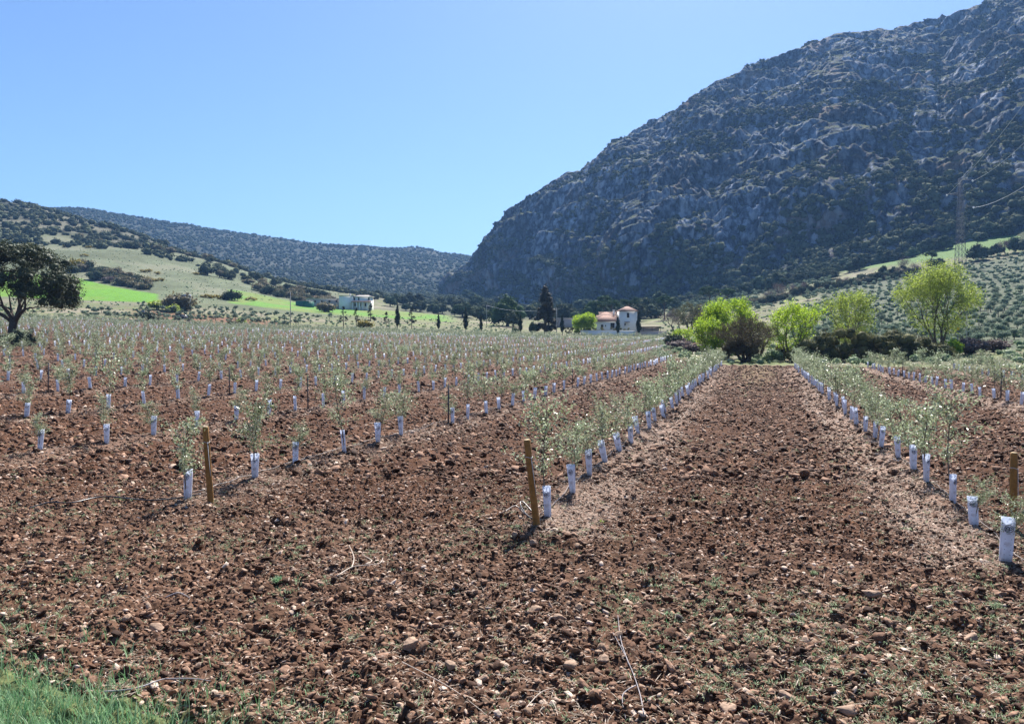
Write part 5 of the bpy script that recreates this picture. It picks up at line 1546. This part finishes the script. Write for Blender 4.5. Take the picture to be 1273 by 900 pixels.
tag(MB().tube(pts, .013, 6).build('drip_hose', M['hose'], smooth=True), 'black drip hose lying left of the foreground post and sapling', 'hose')

# ------------------------------------------------------------------ clods, stones, litter, weeds
def soil_points(n_, y0, y1, power=1.0, cond=None, xm=.80):
    u_ = rg.random(n_); y = (y0 ** (2 - power) + u_ * (y1 ** (2 - power) - y0 ** (2 - power))) ** (1 / (2 - power)) if power != 2 else y0 * (y1 / y0) ** u_
    x = rg.uniform(-xm, xm, n_) * (y + 1.5)
    if cond is not None:
        k_ = cond(x, y); x, y = x[k_], y[k_]
    return x, y
def infield(x, y):
    q_, v_ = qv(x, y); d_, on_ = strip_mask(q_, v_, y)
    end = np.where(q_ > -3.6, 82, np.where(q_ > -10, 99, 400))
    keep = (v_ < end)
    verge_ = y < (7.1 - (x + 4.63) * .49)
    return keep & ~(verge_ & (x < -1.2))
def lumps(name, x, y, size, ico, mtl, label, cat, flat=(.45, .85), sink=.25, rough=.28, extra=None):
    n_ = len(x); V, T = ico
    J = 1 + (rough * .4 if len(V) > 12 else rough) * rg.normal(size=(n_, len(V), 1)).clip(-1.6, 1.6)
    z = ground_z(x, y)
    sc = np.stack([size * rg.uniform(.7, 1.3, n_), size * rg.uniform(.7, 1.3, n_), size * rg.uniform(*flat, n_)], 1)
    pos = np.stack([x, y, z + sc[:, 2] * (1 - 2 * sink) * .6], 1)
    # random tilt by shearing the template
    if len(V) > 12:
        tp = np.stack([cut_stone(ico, 700 + k_)[0] for k_ in range(16)])[rg.integers(0, 16, n_)] * sc[:, None, :]
        an = rg.uniform(0, 6.28, n_); c_, s_n = np.cos(an)[:, None], np.sin(an)[:, None]
        W = np.stack([tp[..., 0] * c_ - tp[..., 1] * s_n, tp[..., 0] * s_n + tp[..., 1] * c_, tp[..., 2]], -1) * J
        Fa = (T[None] + (np.arange(n_) * len(V))[:, None, None]).reshape(-1, 3)
    else:
        W, Fa = scatter((V, T), pos * 0, sc, rg.uniform(0, 6.28, n_))
        W = W.reshape(n_, -1, 3) * J
    tilt = rg.normal(size=(n_, 1, 2)) * .35
    W[..., 2] += (W[..., 0:1] * tilt[..., 0:1] + W[..., 1:2] * tilt[..., 1:2])[..., 0]
    W += pos[:, None, :]
    me_ = np_mesh(name, W.reshape(-1, 3), None, Fa)
    o = link(name, me_, mats=[mtl]); tag(o, label, cat, kind='stuff'); return o
def cl_cond(x, y):
    q_, v_ = qv(x, y); d_, on_ = strip_mask(q_, v_, y)
    n_ = fbm(x * .9, y * .9, 3, 401)
    dens = .5 + .9 * sst(.35, .65, n_)
    dens = dens * (1 - .4 * on_ * np.exp(-(d_ / .75) ** 2))
    return infield(x, y) & (rg.random(len(x)) < dens)
MB_ = {}
x, y = soil_points(120000, 4.8, 17, 1.0, cl_cond)
lumps('soil_clods', x, y, rg.lognormal(math.log(.0160), .50, len(x)).clip(.006, .06), ICO2, M['clod'], 'loose dark brown clods covering the near ploughed soil', 'clods')
x, y = soil_points(110000, 16, 46, 1.0, cl_cond)
lumps('soil_clods', x, y, rg.lognormal(math.log(.030), .48, len(x)).clip(.012, .12), ICO1, M['clod'], 'loose dark brown clods over the middle of the ploughed field', 'clods')
x, y = soil_points(75000, 44, 130, 1.0, cl_cond)
lumps('soil_clods', x, y, rg.lognormal(math.log(.065), .35, len(x)).clip(.03, .14), ICO1, M['clod'], 'rough clods over the far part of the ploughed field', 'clods')
def st_cond(x, y):
    q_, v_ = qv(x, y); d_, on_ = strip_mask(q_, v_, y)
    n_ = fbm(x * .6 + 5, y * .6, 3, 402)
    dens = .25 + .9 * sst(.4, .7, n_) + 1.6 * on_ * np.exp(-((d_ - side(q_)) / .75) ** 2) + .5 * sst(12, 9, v_)
    dens = dens * (1 - .5 * sst(13, 16, v_) * (1 - on_ * np.exp(-(d_ / .8) ** 2)))
    return infield(x, y) & (rg.random(len(x)) < dens)
x, y = soil_points(44000, 4.8, 18, 1.0, st_cond)
lumps('pebbles', x, y, rg.lognormal(math.log(.016), .5, len(x)).clip(.005, .045), ICO2, M['stones'], 'pale pinkish stones strewn over the near soil', 'stones', (.35, .7), .3, .16)
x, y = soil_points(60000, 17, 70, 1.0, st_cond)
lumps('pebbles', x, y, rg.lognormal(math.log(.030), .4, len(x)).clip(.01, .08), ICO1, M['stones'], 'pale stones strewn over the farther rows', 'stones', (.35, .7), .3, .18)
# larger single rocks
rk = [(1083, 741, .11, 'large dark grey rock on the soil, rightmost of the big rocks'), (707, 833, .085, 'pale pink flat rock near the bottom middle'), (905, 884, .075, 'rounded pale rock at the bottom edge right of the dry stalk'), (665, 762, .08, 'brown slanted rock right of the weed patch'), (694, 769, .07, 'small pointed brown rock next to the slanted brown one'), (1208, 797, .10, 'broad grey rock low in the right corner'), (732, 785, .06, 'dark pointed rock left of the dry stalk'), (752, 823, .065, 'pale flat stone beside the dry stalk'), (807, 640, .0, ''), (509, 810, .10, 'dark brown clod shaped rock in the bottom middle'), (195, 787, .07, 'roundish pinkish rock in the left foreground'), (158, 770, .075, 'whitish flat rock in the left foreground'), (196, 692, .06, 'round pinkish rock beyond the left foreground'), (640, 671, .09, 'flat reddish rock on the near end of the mound'), (664, 676, .07, 'brownish rock beside the flat reddish one on the mound'), (1050, 886, .08, 'rounded brown rock at the bottom edge'), (980, 866, .075, 'brown rock in the low right foreground'), (1195, 742, .06, 'small grey stone near the right guards'), (560, 828, .07, 'dark weathered rock left of the pale pink one'), (598, 838, .05, 'small pale stone between two larger rocks')]
for i, (px, py, s, lb) in enumerate(rk):
    if not s: continue
    p = gpt(px, py); rng = np.random.default_rng(600 + i)
    V = cut_stone(ICO3, 900 + i, 12, .6)[0]
    for f_, a in ((1.3, .2), (4, .10), (9, .06)):
        V = V * (1 + a * (vn3(V[:, 0] * f_ + i * 3.3 + 20, V[:, 1] * f_ + 20, V[:, 2] * f_ + 20, 7) - .5) * 2)[:, None]
    V = V * np.array([1.3, .95, .72]) * s
    o = MB().add(V, tris=ICO3[1]).build('rock', M['rocks'] if 'rocks' in M else M['stones'], smooth=False)
    o.location = (p.x, p.y, p.z + s * .22); o.rotation_euler = (rng.normal() * .2, rng.normal() * .2, rng.uniform(0, 6.28)); tag(o, lb, 'rock', 'loose rocks on the soil')
# dry litter on the beds
def straw(n_, y0, y1, ln, wd, cond, name, label):
    x, y = soil_points(n_, y0, y1, 1.0, cond); z = ground_z(x, y)
    n_ = len(x); a = rg.uniform(0, 6.28, n_); L = ln * rg.lognormal(0, .5, n_).clip(.4, 3); dz = rg.normal(size=n_) * .22
    d_ = np.stack([np.cos(a), np.sin(a), dz], 1); s_d = np.stack([-np.sin(a), np.cos(a), rg.normal(size=n_) * .3], 1)
    c = np.stack([x, y, z + .012 + .02 * rg.random(n_)], 1); W = wd * rg.uniform(.6, 1.5, n_)
    bend = np.stack([np.zeros(n_), np.zeros(n_), .03 * L], 1)
    V = np.stack([c - d_ * L[:, None] * .5, c - s_d * W[:, None] * .5 + bend, c + d_ * L[:, None] * .5, c + s_d * W[:, None] * .5 + bend], 1).reshape(-1, 3)
    o = link(name, np_mesh(name, V, np.arange(n_ * 4).reshape(-1, 4)), mats=[M['straw']]); tag(o, label, 'litter', kind='stuff')
def sc_cond(x, y):
    q_, v_ = qv(x, y); d_, on_ = strip_mask(q_, v_, y)
    dens = .05 + .22 * sst(12.2, 9, v_) * (fbm(x * .7, y * .7, 3, 410) > .52) + .95 * on_ * np.exp(-((d_ - side(q_)) / .75) ** 2) + .12 * sst(8.5, 6.5, y)
    return infield(x, y) & (rg.random(len(x)) < dens)
straw(260000, 4.8, 24, .055, .006, sc_cond, 'dry_litter', 'pale dry grass and clippings strewn along the near rows')
straw(150000, 23, 80, .11, .018, sc_cond, 'dry_litter', 'pale dry litter along the farther rows')
# weeds
def blades(name, x, y, h_, w_b, nb_, mtl, label, cat, spread=.04, splay=.8, kind='stuff'):
    z = ground_z(x, y); n_ = len(x) * nb_
    X = np.repeat(x, nb_) + rg.normal(size=n_) * spread; Y_ = np.repeat(y, nb_) + rg.normal(size=n_) * spread; Z = np.repeat(z, nb_) - .005
    hh = np.repeat(h_, nb_) * rg.uniform(.5, 1.2, n_); a = rg.uniform(0, 6.28, n_); sp_ = splay * rg.uniform(.2, 1, n_)
    d_ = np.stack([np.cos(a) * sp_, np.sin(a) * sp_, np.ones(n_)], 1); d_ /= np.linalg.norm(d_, axis=1, keepdims=True)
    s_d = np.stack([-np.sin(a + .6), np.cos(a + .6), np.zeros(n_)], 1) * (w_b * rg.uniform(.6, 1.4, n_))[:, None]
    b0_ = np.stack([X, Y_, Z], 1); mid = b0_ + d_ * (hh * .55)[:, None]
    d2 = d_.copy(); d2[:, 2] -= .35 + .5 * sp_; d2 /= np.linalg.norm(d2, axis=1, keepdims=True)
    tip = mid + d2 * (hh * .5)[:, None]
    V = np.stack([b0_ - s_d * .5, b0_ + s_d * .5, mid + s_d * .45, mid - s_d * .45, tip], 1).reshape(-1, 3)
    i5 = np.arange(n_)[:, None] * 5
    Q = i5 + np.array([[0, 1, 2, 3]]); T = i5 + np.array([[3, 2, 4]])
    o = link(name, np_mesh(name, V, Q, T), mats=[mtl])
    if kind: tag(o, label, cat, kind=kind)
    else: tag(o, label, cat)
    return o
def wd_cond(x, y):
    q_, v_ = qv(x, y)
    n_ = fbm(x * .55 + 3, y * .55, 3, 420)
    dens = 1.4 * (.12 + .9 * sst(.46, .62, n_)) * (.25 + .75 * sst(14, 10.5, v_)) * (.5 + .9 * sst(10, 6.5, y))
    return infield(x, y) & (rg.random(len(x)) < dens)
x, y = soil_points(26000, 5, 24, 1.0, wd_cond)
blades('weeds', x, y, rg.uniform(.025, .08, len(x)), .007, 14, M['weed'], 'sparse grey green weeds sprouting between the clods', 'weeds', .035, 1.6)
x, y = soil_points(500, 6, 14, 1.0, wd_cond)
blades('weeds', x, y, rg.uniform(.03, .07, len(x)), .008, 9, M['grassblade'], 'brighter green sprouts between the clods', 'weeds', .02, 1.2)
def lane_cond(x, y):
    q_, v_ = qv(x, y); return (np.abs(q_ + .1) < 2.0) & (rg.random(len(x)) < .7)
x, y = soil_points(9000, 40, 90, 1.0, lane_cond)
blades('lane_weeds', x, y, rg.uniform(.04, .10, len(x)), .03, 5, M['weed'], 'thin weeds greening the far end of the lane', 'weeds', .08, 1.4)
# grass verge
gx = rg.uniform(-9.5, -1.6, 60000); gy_ = rg.uniform(2.5, 8.8, 60000)
lim = 7.15 - (gx + 4.63) * .49 + .35 * (fbm(gx * 1.5, gy_ * 1.5, 3, 430) - .5)
dd_ = lim - gy_; kk = (rg.random(60000) < .05 * sst(-1.2, -.2, dd_) + .95 * sst(-.25, .9, dd_) * sst(.2, .5, fbm(gx * 3, gy_ * 3, 3, 431) + .5 * sst(.2, 1, dd_))); gx, gy_ = gx[kk], gy_[kk]
blades('grass_verge', gx, gy_, rg.uniform(.08, .22, len(gx)), .006, 3, M['grassblade'], 'fresh green grass in the bottom left corner', 'grass', .02, .7)
# some named tufts
for (px, py, s, n_, lb, mt) in [(346, 723, .09, 240, 'round green weed tuft on the soil left of the middle', 'grassblade'), (1020, 829, .06, 200, 'blue green weed clump beside a dark tuft in the right foreground', 'weed'), (995, 831, .07, 160, 'dark olive weed tuft in the right foreground', 'grassblade'), (931, 795, .05, 120, 'dry yellowish tuft in the right foreground', 'straw'), (748, 648, .05, 60, 'fresh green sprout on the mound right of the second guard', 'bright'), (1013, 716, .07, 90, 'thin upright green weed in the lane foreground', 'weed'), (620, 831, .05, 150, 'blue green weed rosette at the bottom middle', 'weed')]:
    p = gpt(px, py)
    blades('weed_tuft', np.array([p.x]), np.array([p.y]), np.array([s]), .006, n_, M[mt], lb, 'weed', .022, 1.3, None)
# dry stalk, cut branches, twigs
def twig(name, pts, r0, label, cat='twig', mtl='stem'):
    mb = MB()
    for q_ in pts:
        c = bez([gpt(*a) for a in q_], 6); mb.tube(c, list(np.linspace(r0, r0 * .4, len(c))), 5)
    o = mb.build(name, M[mtl], smooth=True); tag(o, label, cat)
M['drywood'] = simple('dry_wood', (.48, .40, .33), .8, .25, 30)
M['greystalk'] = simple('grey_stalk', (.27, .25, .26), .7, .25, 30)
twig('dry_stalk', [[(800, 893, .02), (795, 868, .05), (782, 830, .04), (762, 793, .03)], [(782, 832, .04), (772, 800, .05), (768, 768, .03)], [(790, 856, .05), (774, 872, .05), (778, 890, .02)]], .006, 'long grey dry stalk lying at the bottom right of the middle', 'stalk', 'greystalk')
twig('cut_branch', [[(419, 718, .02), (437, 711, .06), (455, 712, .05), (472, 706, .05), (476, 696, .03)], [(437, 711, .05), (440, 698, .06), (434, 684, .04)], [(455, 711, .05), (462, 702, .05), (450, 694, .03)]], .009, 'pale forked cut branch on the soil left of the middle', 'branch', 'drywood')
twig('fallen_stick', [[(130, 866, .03), (170, 862, .05), (205, 857, .04), (228, 852, .02)], [(205, 857, .04), (240, 850, .05), (262, 849, .02)]], .009, 'long grey stick lying by the edge of the grass', 'stick', 'greystalk')
twig('fallen_stick', [[(206, 742, .02), (222, 741, .04), (236, 744, .02)]], .011, 'short grey stick in the left foreground', 'stick', 'greystalk')
twig('dry_twig', [[(500, 822, .02), (560, 862, .05), (610, 897, .03)]], .005, 'thin pale stem lying across the bottom middle', 'stem', 'drywood')
twig('dry_twig', [[(653, 886, .02), (672, 868, .05), (690, 858, .03)]], .005, 'short thin pale stem right of the bottom middle', 'stem', 'drywood')
twig('dry_twig', [[(292, 697, .02), (300, 690, .04), (307, 688, .02)]], .006, 'small curved pale stem in the left middle ground', 'stem', 'drywood')
# stone heaps on the bank at the far side of the field
mb = MB()
for i in range(260):
    px = rnd.uniform(120, 345); Y = 206 + rnd.uniform(-2, 3); 
    if rnd.random() < .3 and px > 190: continue
    x, Y, z = P(px, Y); s = rnd.uniform(.2, .6)
    V = ICO1[0] * (1 + .25 * rg.normal(size=(12, 1)).clip(-1, 1)) * s * np.array([1.1, 1, .7]); mb.add(V + np.array([x, Y, z + s * .3]), tris=ICO1[1])
o = mb.build('stone_bank', M['stones']); tag(o, 'band of pale loose stones along the far edge of the field', 'stones', kind='stuff')

# ------------------------------------------------------------------ the air
hz = MB().box(-6500, 6500, -90, 5400, -160, 620).build('haze', None)
hm = bpy.data.materials.new('haze'); hm.use_nodes = True
nn = hm.node_tree.nodes; nn.clear()
ho = nn.new('ShaderNodeOutputMaterial'); hv = nn.new('ShaderNodeVolumePrincipled')
hv.inputs['Color'].default_value = (.26, .52, 1.0, 1); hv.inputs['Density'].default_value = .00012; hv.inputs['Anisotropy'].default_value = .1
hm.node_tree.links.new(hv.outputs[0], ho.inputs['Volume'])
hz.data.materials.clear(); hz.data.materials.append(hm); tag(hz, kind='stuff')
